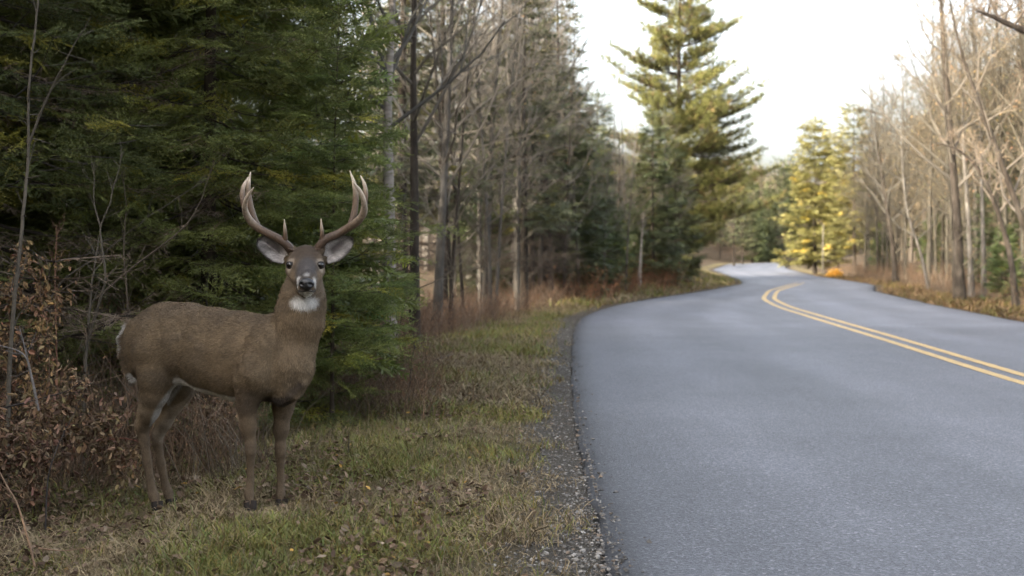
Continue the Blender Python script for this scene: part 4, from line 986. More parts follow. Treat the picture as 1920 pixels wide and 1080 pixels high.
        EN = np.zeros_like(EV); fn = np.cross(EV[f1[:, 1]] - EV[f1[:, 0]], EV[f1[:, 2]] - EV[f1[:, 0]])
        for k in range(3): np.add.at(EN, f1[:, k], fn)
        EN = nrm(EN); 
        if (EN[:n_] @ face).mean() < 0: EN = -EN
        hc = hair('ear_hair', EV + inv, f1, EN, EC, 5000, lambda p: np.full(len(p), .013), lambda p, n: ax_ + .8 * side * np.sign(((p - inv - b) @ side))[:, None] + rngless(p), ear_hair, seed=8 + sx, lift=.25, rad=.0006)
        obj('ear_hair', hc, e)
    # hooves: two toes each
    hm = M('hoof_horn', .85, .15); hm.b.inputs['Base Color'].default_value = (.025, .02, .017, 1)
    for (x, y, Y, dx) in ((469, 944, 6.37, .2), (528, 941, 6.55, .2), (294, 945, 6.80, .75), (321, 940, 6.97, .75)):
        g = G(); p = P(x, y, Y) + inv; fwd = nrm(A(dx, -1, 0)); sd = A(-fwd[1], fwd[0], 0)
        for s in (-1, 1):
            q = p + sd * s * .014
            g.tube([q + A(0, 0, .012), q + fwd * .008 + A(0, 0, -.008), q + fwd * .022 + A(0, 0, -.03), q + fwd * .030 + A(0, 0, -.040)], [.018, .018, .018, .010], 8, A(.03, .025, .02), True)
        obj('hoof', g.mesh('hoof', hm.m, True), root)
    # antlers
    am = M('antler_horn', .55, .35); an = am.noise(am.coord('Object', (1, 1, .3)), 110, 5, .65)
    am.col(am.mix(1.0, am.attr(), am.ramp(an, [(.3, (.55, .53, .5)), (.7, (1.25, 1.22, 1.2))]), 'MULTIPLY')); am.bump(an, .6, .004)
    brown_, tan_, tipc = A(.052, .031, .019), A(.135, .090, .058), A(.50, .42, .33)
    def beam(g, rows, radii, n, c0, c1, tip=tipc):
        p = spline([P(*r) for r in rows], n); t = np.linspace(0, 1, n); r = np.interp(t, np.linspace(0, 1, len(radii)), radii)
        r = r * (1 + .10 * (vnoise(p, 120, 6, 2) - .5)); cc = c0 + (c1 - c0) * smoothstep(.0, .8, t)[:, None]; cc = cc + (tip - cc) * smoothstep(.42, .95, t)[:, None]
        g.tube(p + inv, r, 12, cc, True)
    for sx in (-1, 1):
        g = G(); m = lambda x: 0
        if sx < 0:
            main = [(547, 470, 6.43), (535, 457, 6.42), (521, 447, 6.42), (500, 436.5, 6.43), (482, 426, 6.43), (467, 411, 6.40), (459, 391, 6.35), (463, 371, 6.29), (476, 351, 6.23)]
            brow = [(534, 453, 6.42), (534.5, 436, 6.40), (533, 411, 6.38)]
            g2 = [(486, 428, 6.43), (474, 403, 6.45), (466.5, 370, 6.46), (466, 345, 6.46), (470, 322, 6.47)]
            g3 = [(461, 397, 6.37), (454.5, 375, 6.37), (456, 352, 6.38), (465, 332, 6.40)]
        else:
            main = [(594, 470, 6.43), (602, 458, 6.42), (611, 448, 6.42), (630, 440, 6.43), (648, 430, 6.43), (668, 417, 6.40), (682, 399, 6.35), (682, 377, 6.29), (674, 357, 6.25), (661, 340, 6.22)]
            brow = [(605, 453, 6.42), (603.5, 436, 6.40), (602, 410, 6.38)]
            g2 = [(655, 425, 6.43), (664, 400, 6.45), (667, 370, 6.46), (664, 345, 6.46), (656, 320, 6.47)]
            g3 = [(675, 409, 6.38), (683, 385, 6.37), (685.5, 362, 6.37), (683, 345, 6.38), (676, 329, 6.40)]
        s = 6.4 / F
        beam(g, main, np.array([9, 8.2, 8.0, 7.6, 7.4, 7.6, 6.6, 5.0, 3.8, .8]) * s, 44, brown_, tan_)
        beam(g, brow, np.array([6, 4.6, 3.2, .6]) * s, 16, brown_ * 1.3, tan_ * 1.1)
        beam(g, g2, np.array([5, 6.4, 5.6, 4.2, .7]) * s, 26, tan_ * .7, tan_ * 1.15)
        beam(g, g3, np.array([4, 5.2, 4.6, 3.4, .7]) * s, 22, tan_ * .6, tan_ * 1.15)
        rng = np.random.default_rng(5 + sx)                                  # burr at the base: a ring of small knobs
        c = P(main[0][0] - .5 * sx * 0, 466, 6.43)
        for k in range(16):
            a = k * 2 * math.pi / 16; q = c + A(math.cos(a) * .027, math.sin(a) * .027, -.006 + .008 * math.cos(a) * sx + rng.uniform(-.002, .002))
            uv_ball(g, q + inv, A(.007, .007, .008) * rng.uniform(.8, 1.3), brown_ * rng.uniform(.7, 1.4), 6, 4)
        for k in range(60):
            t = rng.uniform(0, .3); pp = spline([P(*r) for r in main], 100)[int(t * 99)]; dd = nrm(rng.normal(size=3))
            uv_ball(g, pp + dd * .020 * (1 - t * .4) + inv, A(.004, .004, .004) * rng.uniform(.6, 1.4), brown_ * rng.uniform(.8, 1.7), 5, 4)
        obj('antler', g.mesh('antler', am.m, True), root)
    return root

def rngless(p): return (np.stack([vnoise(p, 90, 21, 1), vnoise(p, 90, 22, 1), vnoise(p, 90, 23, 1)], 1) - .5) * .8
def uv_ball(g, c, r, col, nu=10, nv=6):
    th = np.linspace(0, math.pi, nv + 1)[1:-1]; ph = np.arange(nu) * 2 * math.pi / nu
    v = [(0, 0, 1)] + [(math.sin(t) * math.cos(p), math.sin(t) * math.sin(p), math.cos(t)) for t in th for p in ph] + [(0, 0, -1)]
    f = [(0, 1 + j, 1 + (j + 1) % nu) for j in range(nu)]
    for i in range(len(th) - 1):
        for j in range(nu):
            a, b = 1 + i * nu + j, 1 + i * nu + (j + 1) % nu; f += [(a, a + nu, b + nu), (a, b + nu, b)]
    e = len(v) - 1; f += [(e, e - nu + (j + 1) % nu, e - nu + j) for j in range(nu)]
    g.add(np.array(v) * r + c, f, col)
deer = build_deer()

# ------------------------------------------------------------------ undergrowth and brush
def brush(seed, n, h, spread, leaves, stemc, leafc, thin=.0035):
    r = np.random.default_rng(seed); g = G()
    for i in range(n):
        b = A(r.normal(0, spread * .5), r.normal(0, spread * .5), 0); L = h * r.uniform(.45, 1.15); d = nrm(A(r.normal(0, .40), r.normal(0, .40), 1))
        p1 = b + d * L * .5; p2 = p1 + nrm(d + A(r.normal(0, .3), r.normal(0, .3), -.12)) * L * .5; c = stemc * r.uniform(.55, 1.5)
        g.tube(np.array([b, p1, p2]), [thin, thin * .75, thin * .25], 3, c)
        for k in range(r.integers(2, 5)):
            f = r.uniform(.25, .95); q = b + (p2 - b) * f if f > .5 else b + (p1 - b) * f * 2; dd = nrm(d * .7 + r.normal(0, .55, 3)); s = nrm(np.cross(dd, r.normal(size=3))) * thin * .55
            e = q + dd * L * r.uniform(.12, .3); g.add([q - s, q + s, e], [(0, 1, 2)], c * r.uniform(.8, 1.3))
            for m in range(r.integers(0, 2 + leaves)):
                if r.random() < .35 * leaves: curl(g, r, e + r.normal(0, .03, 3), r.uniform(.018, .045), leafc * r.uniform(.5, 1.4))
    return np.vstack(g.v), np.vstack(g.f), np.vstack(g.c)
def curl(g, r, p, s, c):
    """One dry curled leaf."""
    d = nrm(r.normal(size=3) + A(0, 0, -.9)); sd = nrm(np.cross(d, r.normal(size=3))); up = np.cross(d, sd); w = s * r.uniform(.12, .30)
    v = np.array([p, p + d * s * .35 - sd * w + up * w * .7, p + d * s * .4, p + d * s * .35 + sd * w + up * w * .7, p + d * s * .8 - sd * w * .6 + up * w * 1.1, p + d * s * .85 + up * w * .5, p + d * s * .8 + sd * w * .6 + up * w * 1.1])
    g.add(v, [(0, 1, 2), (0, 2, 3), (1, 4, 5), (1, 5, 2), (2, 5, 6), (2, 6, 3)], c * r.uniform(.85, 1.15, (7, 1)))
brown_stem, grey_stem, red_stem = A(.105, .072, .050), A(.125, .105, .085), A(.135, .070, .042)
BR = [brush(k, 16, 1.0, .5, 1, (brown_stem, grey_stem, brown_stem * .8)[k % 3], A(.13, .080, .048)) for k in range(4)]
BRED = [brush(10 + k, 18, .85, .6, 3, red_stem, A(.19, .088, .042), .005) for k in range(3)]
BNEAR = [brush(20 + k, 30, 1.0, .45, 1, (brown_stem, grey_stem * .8)[k % 2] * .85, A(.12, .078, .05), .0028) for k in range(4)]
brush_mat = mat_vcol('dry_brush', .95, .1, trans=.0)
def stamp_brush(g, T_, xs, ys, scale, tint, seed):
    r = np.random.default_rng(seed); n = len(xs); a = r.uniform(0, 6.28, n); s = scale * r.uniform(.65, 1.25, n); zs = ground_z(xs, ys)
    Mx = np.zeros((n, 3, 3)); Mx[:, 0, 0] = Mx[:, 1, 1] = np.cos(a); Mx[:, 0, 1] = -np.sin(a); Mx[:, 1, 0] = np.sin(a); Mx[:, 2, 2] = 1; Mx *= s[:, None, None]
    w = r.integers(0, len(T_), n); c = np.asarray(tint)[None] * r.uniform(.75, 1.25, (n, 1))
    for k in range(len(T_)):
        if (w == k).any(): g.stamp(T_[k], Mx[w == k], np.column_stack([xs, ys, zs - .02])[w == k], c[w == k])
r = np.random.default_rng(77)
g = G(); y = r.uniform(8.4, 14.5, 120); x = XL(y) - verge_width(y) - r.uniform(0, 3.2, 120)
stamp_brush(g, BNEAR, x, y, 1.0, (1.3, 1.25, 1.2), 1)
y = r.uniform(7.6, 8.8, 32); x = (r.uniform(-40, 450, 32) - 960) * y / F
stamp_brush(g, BNEAR, x, y, .72, (1.3, 1.25, 1.15), 5)
y = r.uniform(9.8, 13, 56); x = (r.uniform(590, 790, 56) - 960) * y / F
stamp_brush(g, BNEAR, x, y, .58, (1.45, 1.30, 1.15), 6)
y = r.uniform(12.0, 34, 270); x = XL(y) - verge_width(y) - np.abs(r.normal(0, 1.2, 270)) + .1
stamp_brush(g, BR, x, y, .85, (1.05, .97, .92), 2)
tag(obj('undergrowth', g.mesh('undergrowth', brush_mat)), 'tangle of thin brown leafless stems along the edge of the left wood', 'undergrowth', kind='stuff')
g = G(); y = r.uniform(30, 64, 130); x = XL(y) - verge_width(y) * .8 - np.abs(r.normal(0, 1.3, 130)) + .1 - 1.5 * smoothstep(42, 50, y)
stamp_brush(g, BRED, x, y, 1.0, (1, 1, 1), 3)
tag(obj('bracken', g.mesh('bracken', brush_mat)), 'rust-red dead bracken massed below the left trees before the bend', 'bracken', kind='stuff')
g = G(); y = r.uniform(22, 86, 200); x = XR(y) + 1.5 + np.abs(r.normal(0, 1.8, 200))
stamp_brush(g, BR, x, y, 1.0, (1.0, .92, .82), 4)
tag(obj('undergrowth', g.mesh('undergrowth_right', brush_mat)), 'low tan brush under the trees along the right verge', 'undergrowth', kind='stuff')

# ------------------------------------------------------------------ saplings, canes and dead shrubs near the deer
stem_mat = mat_vcol('sapling_bark', .85, .2, nscale=60, namt=.35)
def sapling(name, label, cat, lines, col, seed, twig=.5, z0=True, buds=0):
    """lines: list of (rows of (px, py, distance), base radius). The first is the stem; the others are side stems."""
    r = np.random.default_rng(seed); base = P(*lines[0][0][0])
    if z0: base[2] = ground_z(A(base[0]), A(base[1]))[0] - .02
    root = thing(name, label, cat, base)
    for k, (rows, rad) in enumerate(lines):
        pts = np.array([P(*q) for q in rows]); 
        if k == 0: pts[0] = base
        sp = spline(pts - base, 6 * len(rows)); sp = sp + (np.stack([vnoise(sp * 1 + k, 14, 3 + j, 2) for j in range(3)], 1) - .5) * .02 * np.linspace(0, 1, len(sp))[:, None]
        g = G(); t = np.linspace(0, 1, len(sp)); g.tube(sp, rad * (1 - .75 * t), 7, np.tile(A(*col), (len(sp), 1)) * r.uniform(.85, 1.2, (len(sp), 1)))
        obj('stem' if k == 0 else 'side_stem', g.mesh(name + '_stem', stem_mat, True), root)
        if twig:
            g = G(); L0 = np.linalg.norm(sp[-1] - sp[0])
            for i in range(int(4 + L0 * 9 * twig)):
                f = r.uniform(.2, .98); j = int(f * (len(sp) - 1)); d = nrm(nrm(sp[min(j + 1, len(sp) - 1)] - sp[max(j - 1, 0)]) + r.normal(0, .65, 3)); L = r.uniform(.06, .34) * (1.1 - .5 * f)
                q = sp[j]; m = q + d * L * .5; e = m + nrm(d + r.normal(0, .3, 3) + A(0, 0, .15)) * L * .5; g.tube(np.array([q, m, e]), [rad * .28, rad * .2, .0006], 4, A(*col) * r.uniform(.7, 1.1))
                for _ in range(2):
                    qq = q + (e - q) * r.uniform(.3, .9); dd = nrm(d + r.normal(0, .7, 3)); g.tube(np.array([qq, qq + dd * L * .35]), [rad * .14, .0005], 3, A(*col) * r.uniform(.7, 1.1))
            tag(obj('twig', g.mesh(name + '_twig', stem_mat, True), root), kind='stuff')
    return root
pale, dun, blackish, redd = (.078, .066, .050), (.072, .056, .040), (.032, .027, .024), (.16, .085, .055)
sapling('sapling', 'pale slender sapling at the left edge, forked near the top of the picture', 'sapling', [([(14, 905, 7.4), (16, 730, 7.4), (27, 560, 7.4), (42, 420, 7.45), (52, 300, 7.5), (55, 160, 7.5), (72, 0, 7.5), (80, -80, 7.5)], .0150), ([(54, 270, 7.5), (85, 190, 7.45), (120, 120, 7.4), (170, 30, 7.35)], .008)], pale, 1, .5)
sapling('sapling', 'grey forked sapling standing left of the deer\'s rump', 'sapling', [([(154, 860, 8.0), (158, 720, 8.0), (166, 600, 8.0), (176, 500, 8.0), (186, 440, 8.0)], .0135), ([(163, 640, 8.0), (185, 570, 7.95), (197, 520, 7.9), (190, 455, 7.9), (188, 425, 7.9), (206, 380, 7.9), (232, 285, 7.9)], .010), ([(188, 425, 7.9), (176, 375, 7.9), (178, 300, 7.9)], .006)], pale, 2, .8)
sapling('sapling', 'reddish thin upright shoot between the pale sapling and the forked sapling', 'sapling', [([(112, 720, 8.2), (104, 580, 8.2), (103, 500, 8.2), (108, 420, 8.2)], .007)], redd, 3, .8)
sapling('sapling', 'straight thin bare shoot behind the middle of the deer\'s back', 'sapling', [([(238, 760, 8.5), (240, 600, 8.5), (232, 480, 8.5), (236, 400, 8.5), (230, 320, 8.5)], .008)], dun, 4, .7)
sapling('sapling', 'long pale whip slanting up right in front of the dark firs', 'sapling', [([(95, 560, 8.6), (125, 520, 8.6), (200, 470, 8.6), (260, 420, 8.6), (320, 380, 8.6), (395, 330, 8.6)], .008)], pale, 5, .7, False)
sapling('sapling', 'bowed pale whip reaching from the forked sapling toward the antlers', 'sapling', [([(180, 560, 8.3), (250, 500, 8.3), (330, 440, 8.3), (370, 390, 8.3), (402, 300, 8.3)], .008)], dun, 6, .6, False)
sapling('dead_branch', 'bent grey dead stick in the brush at the left edge', 'branch', [([(72, 770, 6.9), (60, 710, 6.9), (50, 672, 6.9), (28, 655, 6.9), (-15, 645, 6.9)], .0085), ([(52, 676, 6.9), (44, 640, 6.9), (36, 610, 6.9)], .005)], (.14, .125, .115), 7, .2, False)
sapling('dead_branch', 'dark bowed twig rising from the grass left of the hind legs', 'branch', [([(84, 985, 6.4), (90, 900, 6.45), (105, 845, 6.5), (130, 790, 6.6), (160, 735, 6.7)], .005)], blackish, 8, .3)
sapling('dead_branch', 'long dark branch arching low across the brush at the left', 'branch', [([(-25, 772, 7.0), (60, 752, 7.0), (120, 735, 7.0), (160, 712, 7.0)], .006)], blackish, 9, .3, False)
sapling('dead_branch', 'tan cane lying against the grass in the lower left corner', 'branch', [([(72, 1028, 5.5), (40, 965, 5.5), (10, 905, 5.5), (-20, 850, 5.5)], .0055), ([(72, 1028, 5.5), (110, 1032, 5.45), (170, 1030, 5.4)], .004)], (.20, .13, .085), 10, .15)
sapling('bramble', 'thin red bramble arching over the dead leaves beside the hind hooves', 'bramble', [([(170, 830, 7.2), (205, 824, 7.2), (240, 822, 7.2), (262, 832, 7.2), (272, 850, 7.2)], .0042)], (.20, .085, .06), 11, .2, False)
sapling('sapling', 'single dark twig standing up from the grass right of the deer', 'sapling', [([(766, 764, 10.6), (770, 700, 10.6), (777, 640, 10.6)], .0065)], blackish, 12, .25)
sapling('sapling', 'thin dark shoot leaning right at the edge of the brush behind the deer\'s chest', 'sapling', [([(722, 720, 12.0), (735, 660, 12.0), (752, 600, 12.0), (764, 545, 12.0)], .009)], blackish, 13, .3)
sapling('sapling', 'small dry weed stalk in the short grass right of the front hooves', 'sapling', [([(655, 868, 7.8), (653, 835, 7.8), (657, 790, 7.8)], .0032)], blackish, 14, .5)
sapling('dead_branch', 'fallen brown branch lying along the edge of the brush', 'branch', [([(690, 728, 12.1), (730, 704, 12.6), (790, 682, 13.4), (850, 664, 14.5)], .020)], (.08, .058, .042), 15, .4, False)
sapling('sapling', 'slender bare shoot bending right below the small young fir', 'sapling', [([(655, 740, 11.2), (662, 680, 11.2), (690, 640, 11.2), (720, 622, 11.2)], .008)], dun, 16, .5)
def dead_shrub(label, rows, seed, n_leaf, leafc):
    r = np.random.default_rng(seed); base = P(*rows[0][0]); base[2] = ground_z(A(base[0]), A(base[1]))[0]
    root = thing('dead_shrub', label, 'shrub', base); gs = G(); gl = G()
    for rw in rows:
        pts = spline(np.array([P(*q) for q in rw]) - base, 14); gs.tube(pts, np.linspace(.007, .0018, 14), 5, A(.10, .066, .045) * r.uniform(.7, 1.3))
        for i in range(34):
            j = r.integers(2, 14); d = nrm(r.normal(size=3) + A(0, 0, -.1)); L = r.uniform(.05, .20); e = pts[j] + d * L; gs.tube(np.array([pts[j], pts[j] + d * L * .5 + A(0, 0, .02), e]), [.0026, .002, .0008], 3, A(.12, .08, .055) * r.uniform(.6, 1.4))
            for k in range(n_leaf):
                curl(gl, r, pts[j] + d * L * r.uniform(.15, 1.1) + r.normal(0, .022, 3), r.uniform(.018, .058), leafc * r.uniform(.45, 1.7) * (1 + r.normal(0, .08, 3)))
    obj('stem', gs.mesh('shrub_stem', brush_mat, True), root); obj('foliage', gl.mesh('shrub_leaves', brush_mat), root)
dead_shrub('tall dead shrub hung with curled copper leaves, left edge beside the pale sapling', [[(40, 900, 7.7), (52, 720, 7.7), (72, 600, 7.7), (78, 500, 7.7)], [(20, 900, 7.8), (18, 700, 7.8), (20, 560, 7.8), (40, 470, 7.8)], [(70, 900, 7.6), (88, 760, 7.6), (92, 640, 7.6), (70, 530, 7.6)], [(-10, 900, 7.6), (-20, 740, 7.6), (10, 620, 7.6)]], 1, 11, A(.185, .118, .062))
dead_shrub('low slumped dead shrub with pinkish-brown leaves just left of the hind legs', [[(150, 880, 7.1), (165, 800, 7.1), (190, 780, 7.1), (215, 815, 7.1)], [(120, 880, 7.1), (125, 790, 7.1), (140, 740, 7.1), (150, 720, 7.1)], [(170, 890, 7.2), (210, 830, 7.2), (235, 850, 7.2), (250, 885, 7.2)], [(90, 890, 7.0), (80, 800, 7.0), (100, 750, 7.0)]], 2, 11, A(.165, .112, .068))
dead_shrub('dark brown dead shrub low at the left frame edge', [[(10, 960, 6.8), (5, 860, 6.8), (30, 800, 6.8)], [(50, 960, 6.8), (60, 870, 6.8), (85, 840, 6.8)], [(-20, 960, 6.7), (-10, 880, 6.7), (0, 780, 6.7)]], 3, 12, A(.135, .088, .056))
dead_shrub('low dead-leaf shrub seen between the hind and front legs', [[(360, 830, 8.6), (372, 780, 8.6), (395, 760, 8.6), (420, 775, 8.6)], [(330, 835, 8.7), (340, 790, 8.7), (350, 765, 8.7)], [(410, 830, 8.6), (425, 790, 8.6), (440, 770, 8.6)]], 4, 12, A(.135, .09, .057))

# post and shrub at the far bend
g = G(); pm = mat_bark('weathered_wood', (.06, .052, .042), (.11, .098, .08), (.17, .155, .13), 6)
h_ = 3.1; g.tube([(0, 0, -.2), (0, 0, h_ * .5), (.02, 0, h_ - .06), (.02, 0, h_)], [.040, .038, .036, .034], 10, A(1, 1, 1), True)
x, y = X_(1543, 77), 77.0
tag(obj('post', g.mesh('post', pm, True), None, (x, y, float(ground_z(A(x), A(y))[0]))), 'tall weathered wooden post in front of the golden conifers', 'post')
r = np.random.default_rng(5); g = G(); gs = G()
for i in range(60):
    d = nrm(A(r.normal(), r.normal(), abs(r.normal()) + .25)); L = .52 * r.uniform(.6, 1); gs.tube(np.array([A(0, 0, 0), d * L]), [.006, .002], 3, A(.1, .06, .04))
    for k in range(16):
        q = d * L * r.uniform(.4, 1.05) + r.normal(0, .06, 3); curl(g, r, q, r.uniform(.09, .15), A(.60, .33, .06) * r.uniform(.6, 1.4))
x, y = X_(1566, 73), 73.0; s = thing('shrub', 'small bright orange shrub on the right verge by the far bend', 'shrub', (x, y, float(ground_z(A(x), A(y))[0])))
obj('stem', gs.mesh('orange_shrub_stem', brush_mat), s); obj('foliage', g.mesh('orange_shrub_leaves', mat_vcol('orange_leaves', .8, .2, trans=.3)), s)

# ------------------------------------------------------------------ grass, litter, gravel
def blades(n, ysp, seed, green_bias, hgt, wid, right=False):
    r = np.random.default_rng(seed)
    u = r.random(n * 3); y = 1 / (1 / ysp[0] + (1 / ysp[1] - 1 / ysp[0]) * u)
    if right: x = XR(y) + .12 + r.random(n * 3) * 1.9
    else: x = XL(y) - .02 - r.random(n * 3)**.9 * (verge_width(y) + 1.1)
    px = 960 + x * F / y; p = np.column_stack([x, y])
    d = (XL(y) - x) if not right else (x - XR(y))
    cover = vnoise(p, 2.2, 61, 3); cov2 = vnoise(p, 7, 62, 2)
    vw = verge_width(y) if not right else 1.8
    keepp = smoothstep(.12, .66, d + (cover - .5) * .9) * (1 - .75 * smoothstep(vw - .5, vw + .5, d + (cover - .5) * .8)) * (.35 + .65 * smoothstep(.30, .55, cov2))
    ok = (px > -60) & (px < 1990) & (r.random(n * 3) < keepp)
    x, y, p, cover, cov2, d = x[ok][:n], y[ok][:n], p[ok][:n], cover[ok][:n], cov2[ok][:n], d[ok][:n]; n = len(x)
    z = ground_z(x, y); gp = vnoise(p, 1.1, 63, 3); tuft = smoothstep(.62, .78, vnoise(p, 2.6, 64, 2))
    isg = r.random(n) < np.clip(green_bias + .05 + (gp - .5) * 2.4 - .25 * tuft, .04, .95)
    L = hgt * r.uniform(.45, 1.35, n) * (1 + .8 * tuft)
    for q in _feet: L = L * (1 - .62 * np.exp(-(((x - q[0]) / .17)**2 + ((y - q[1] + .12) / .34)**2)))      # grass trodden short about the hooves
    lie = np.where(isg, r.uniform(.25, 1.0, n), r.uniform(.55, 1.6, n))
    a = r.uniform(0, 6.28, n); dr_ = np.column_stack([np.cos(a), np.sin(a), 0 * a]); b = np.column_stack([x, y, z - .004])
    el0 = np.clip(1.35 - lie * .55 + r.normal(0, .15, n), .15, 1.5); el1 = el0 - lie * r.uniform(.3, .9, n)
    d0 = dr_ * np.cos(el0)[:, None] + A(0, 0, 1) * np.sin(el0)[:, None]; a2 = a + r.normal(0, .5, n); dr2 = np.column_stack([np.cos(a2), np.sin(a2), 0 * a])
    d1 = dr2 * np.cos(el1)[:, None] + A(0, 0, 1) * np.sin(el1)[:, None]
    el2 = el1 - lie * .6; a3 = a2 + r.normal(0, .6, n); d2 = np.column_stack([np.cos(a3) * np.cos(el2), np.sin(a3) * np.cos(el2), np.sin(el2)])
    p1 = b + d0 * (L * .4)[:, None]; p2 = p1 + d1 * (L * .35)[:, None]; p3 = p2 + d2 * (L * .3)[:, None]
    for q in (p2, p3): q[:, 2] = np.maximum(q[:, 2], z + .004)
    sd = np.column_stack([-np.sin(a), np.cos(a), r.normal(0, .3, n)]) * (wid * r.uniform(.6, 1.3, n))[:, None] * .5
    V = np.stack([b - sd, b + sd, p1 - sd, p1 + sd, p2 - sd * .8, p2 + sd * .8, p3], 1)
    f = np.array([(0, 1, 3), (0, 3, 2), (2, 3, 5), (2, 5, 4), (4, 5, 6)]) if ysp[0] < 8 else np.array([(0, 1, 3), (0, 3, 2), (2, 3, 6)])
    gc = A(.088, .092, .026) + (A(.180, .160, .046) - A(.088, .092, .026)) * r.random((n, 1)); gc = gc * (1 + r.normal(0, .12, (n, 3)))
    dc = A(.15, .108, .062) + (A(.29, .228, .132) - A(.15, .108, .062)) * r.random((n, 1))**1.4
    dk = r.random(n) < .18; dc[dk] = dc[dk] * .4
    c = np.where(isg[:, None], gc, dc) * (.55 + .9 * cov2)[:, None] * (.72 + .5 * vnoise(p, .9, 66, 2))[:, None]
    if right: c = c * A(.62, .52, .44)      # the sunny right verge is withered brown
    g = G(); g.add(V.reshape(-1, 3), (f[None] + (np.arange(n) * 7)[:, None, None]).reshape(-1, 3), np.repeat(np.clip(c, .01, .6), 7, axis=0)); return g
grass_mat = mat_vcol('grass_blades', .75, .25, trans=.15)
tag(obj('grass', blades(66000, (4.2, 10.5), 1, .33, .085, .0040).mesh('grass', grass_mat)), 'short tangled green and straw grass on the verge round the deer', 'grass', kind='stuff')
tag(obj('grass', blades(34000, (10, 34), 2, .44, .13, .0085).mesh('grass_far', grass_mat)), 'straw-and-green grass strip running on between brush and road', 'grass', kind='stuff')
tag(obj('grass', blades(12000, (30, 75), 3, .25, .22, .024).mesh('grass_farther', grass_mat)), 'yellowed grass on the bank inside the far bend', 'grass', kind='stuff')
tag(obj('grass', blades(16000, (20, 80), 4, .02, .20, .022, True).mesh('grass_right', grass_mat)), 'dry straw grass along the right edge of the road', 'grass', kind='stuff')

def hoof_grass():
    """Longer blades that the hooves stand among."""
    r = np.random.default_rng(31); g = G()
    for (px, py, Y) in ((469, 955, 6.40), (528, 945, 6.56), (293, 948, 6.82), (320, 942, 6.98)):
        c = P(px, py, Y)
        for i in range(70):
            a = r.uniform(0, 6.28); q = c + A(math.cos(a), math.sin(a), 0) * r.uniform(.02, .13); q[2] = ground_z(A(q[0]), A(q[1]))[0] - .004
            L = r.uniform(.02, .055); d = nrm(A(math.cos(a + r.normal(0, .8)) * .5, math.sin(a + r.normal(0, .8)) * .5, r.uniform(.5, 1.1))); e = nrm(d + r.normal(0, .4, 3) + A(0, 0, -.35)); s = nrm(np.cross(d, A(0, 0, 1) + r.normal(0, .3, 3))) * .0021
            m = q + d * L * .55; col = (A(.12, .12, .035) if r.random() < .45 else A(.24, .185, .11)) * r.uniform(.6, 1.3)
            g.add([q - s, q + s, m - s, m + s, m + e * L * .5], [(0, 1, 3), (0, 3, 2), (2, 3, 4)], col)
    tag(obj('grass', g.mesh('hoof_grass', grass_mat)), 'slightly longer blades of grass round the four hooves', 'grass', kind='stuff')
hoof_grass()
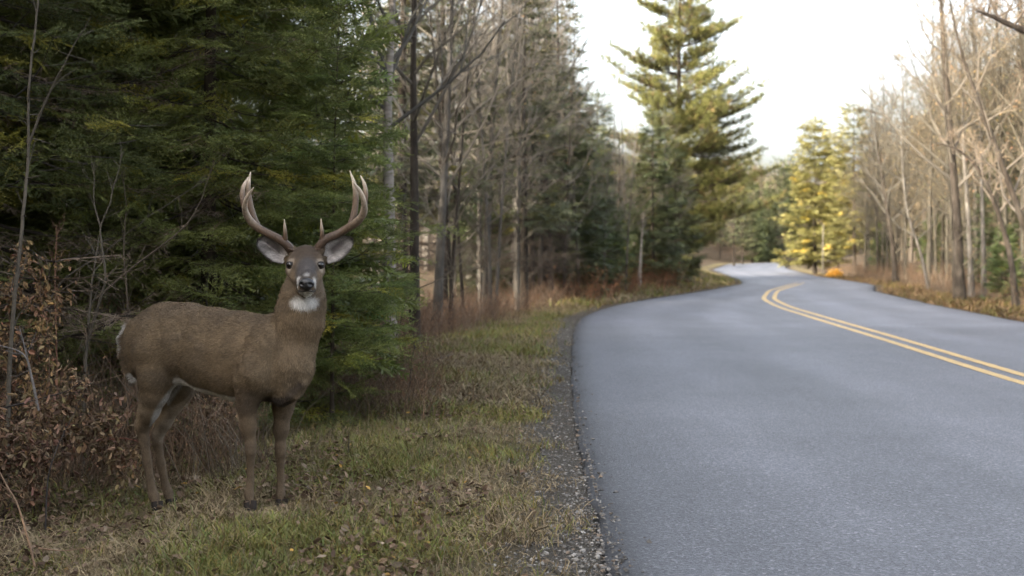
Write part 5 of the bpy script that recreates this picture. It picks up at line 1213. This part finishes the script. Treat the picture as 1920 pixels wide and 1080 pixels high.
def litter():
    r = np.random.default_rng(12); n = 36000
    y = 1 / (1 / 4.2 + (1 / 16 - 1 / 4.2) * r.random(n)); vw = verge_width(y); d = r.random(n) * (vw + 2.5); x = XL(y) - d; px = 960 + x * F / y
    cl = vnoise(np.column_stack([x, y]), 1.6, 71, 2); w = (smoothstep(.44, .60, cl) * .95 + .05 + .9 * smoothstep(vw - .7, vw, d)) * smoothstep(.2, .7, d)
    ok = (px > -60) & (px < 1300) & (r.random(n) < w); x, y = x[ok][:9000], y[ok][:9000]; n = len(x)
    p = np.column_stack([x, y, ground_z(x, y) + r.uniform(.010, .050, n)]); k = r.random(n)[:, None]
    c = np.where(k < .55, A(.098, .062, .040), np.where(k < .88, A(.16, .108, .072), np.where(k < .975, A(.20, .155, .11), A(.34, .20, .05))))
    s = r.uniform(.018, .050, n)[:, None]; a = r.uniform(0, 6.28, n); dd = nrm(np.column_stack([np.cos(a), np.sin(a), r.normal(0, .3, n)])); sd = nrm(np.cross(dd, A(0, 0, 1) + r.normal(0, .4, (n, 3)))); up = np.cross(sd, dd); ww = s * r.uniform(.25, .45, (n, 1))
    R_ = lambda a_, b_: r.uniform(a_, b_, (n, 1))
    V = np.stack([p, p + dd * s * .3 - sd * ww + up * ww * R_(-.2, .8), p + dd * s * .35, p + dd * s * .3 + sd * ww + up * ww * R_(-.2, .8), p + dd * s * .75 - sd * ww * .7 + up * ww * R_(0, .9), p + dd * s + up * ww * .4, p + dd * s * .75 + sd * ww * .7 + up * ww * R_(0, .9)], 1)
    f = np.array([(0, 1, 2), (0, 2, 3), (1, 4, 2), (4, 5, 2), (2, 5, 6), (2, 6, 3)])
    g = G(); g.add(V.reshape(-1, 3), (f[None] + (np.arange(n) * 7)[:, None, None]).reshape(-1, 3), np.repeat(c * r.uniform(.55, 1.35, (n, 1)), 7, axis=0) * r.uniform(.85, 1.15, (n * 7, 1)))
    tag(obj('leaf_litter', g.mesh('leaf_litter', mat_vcol('dead_leaves', .85, .2, trans=.1))), 'brown fallen leaves scattered through the grass and under the firs', 'leaf litter', kind='stuff')
litter()
def gravel():
    r = np.random.default_rng(13); g = G(); n = 11000
    y = 1 / (1 / 3.9 + (1 / 26 - 1 / 3.9) * r.random(n)); d = np.abs(r.normal(0, .29, n)) - np.abs(r.normal(0, .07, n)) * (r.random(n) < .3); x = XL(y) - d + .03
    z = np.where(x > XL(y) + .01, -.004, ground_z(x, y)); s = r.lognormal(-5.45, .55, n).clip(.0020, .017)
    iv = np.array([(1, 0, 0), (-1, 0, 0), (0, 1, 0), (0, -1, 0), (.2, .1, .8), (-.1, .2, -.8), (.6, .6, .35), (-.6, .55, .3), (-.55, -.6, .35), (.6, -.55, .3)]); 
    jf = np.array([(4, 0, 6), (4, 6, 2), (4, 2, 7), (4, 7, 1), (4, 1, 8), (4, 8, 3), (4, 3, 9), (4, 9, 0), (5, 6, 0), (5, 2, 6), (5, 7, 2), (5, 1, 7), (5, 8, 1), (5, 3, 8), (5, 9, 3), (5, 0, 9)])
    k = r.random(n); c = np.where((k < .5)[:, None], A(.095, .088, .080), np.where((k < .85)[:, None], A(.21, .195, .175), A(.15, .115, .085))) * r.uniform(.6, 1.5, (n, 1))
    w = r.integers(0, 4, n)
    for q in range(4):
        sel = w == q; v = iv * r.uniform(.7, 1.25, (10, 1)); m = sel.sum(); Mx = frames(r.normal(size=(m, 3)), nrm(r.normal(size=(m, 3)))) * (s[sel][:, None, None]) ; Mx = np.einsum('ij,njk->nik', np.diag([1.1, 1.1, .75]), Mx)
        g.stamp((v, jf, np.ones(10)), Mx, np.column_stack([x, y, z + s * .3])[sel], c[sel])
    tag(obj('gravel', g.mesh('gravel', mat_vcol('gravel_stones', .85, .3, nscale=120, namt=.3))), 'loose grey gravel along the broken edge of the asphalt', 'gravel', kind='stuff')
gravel()
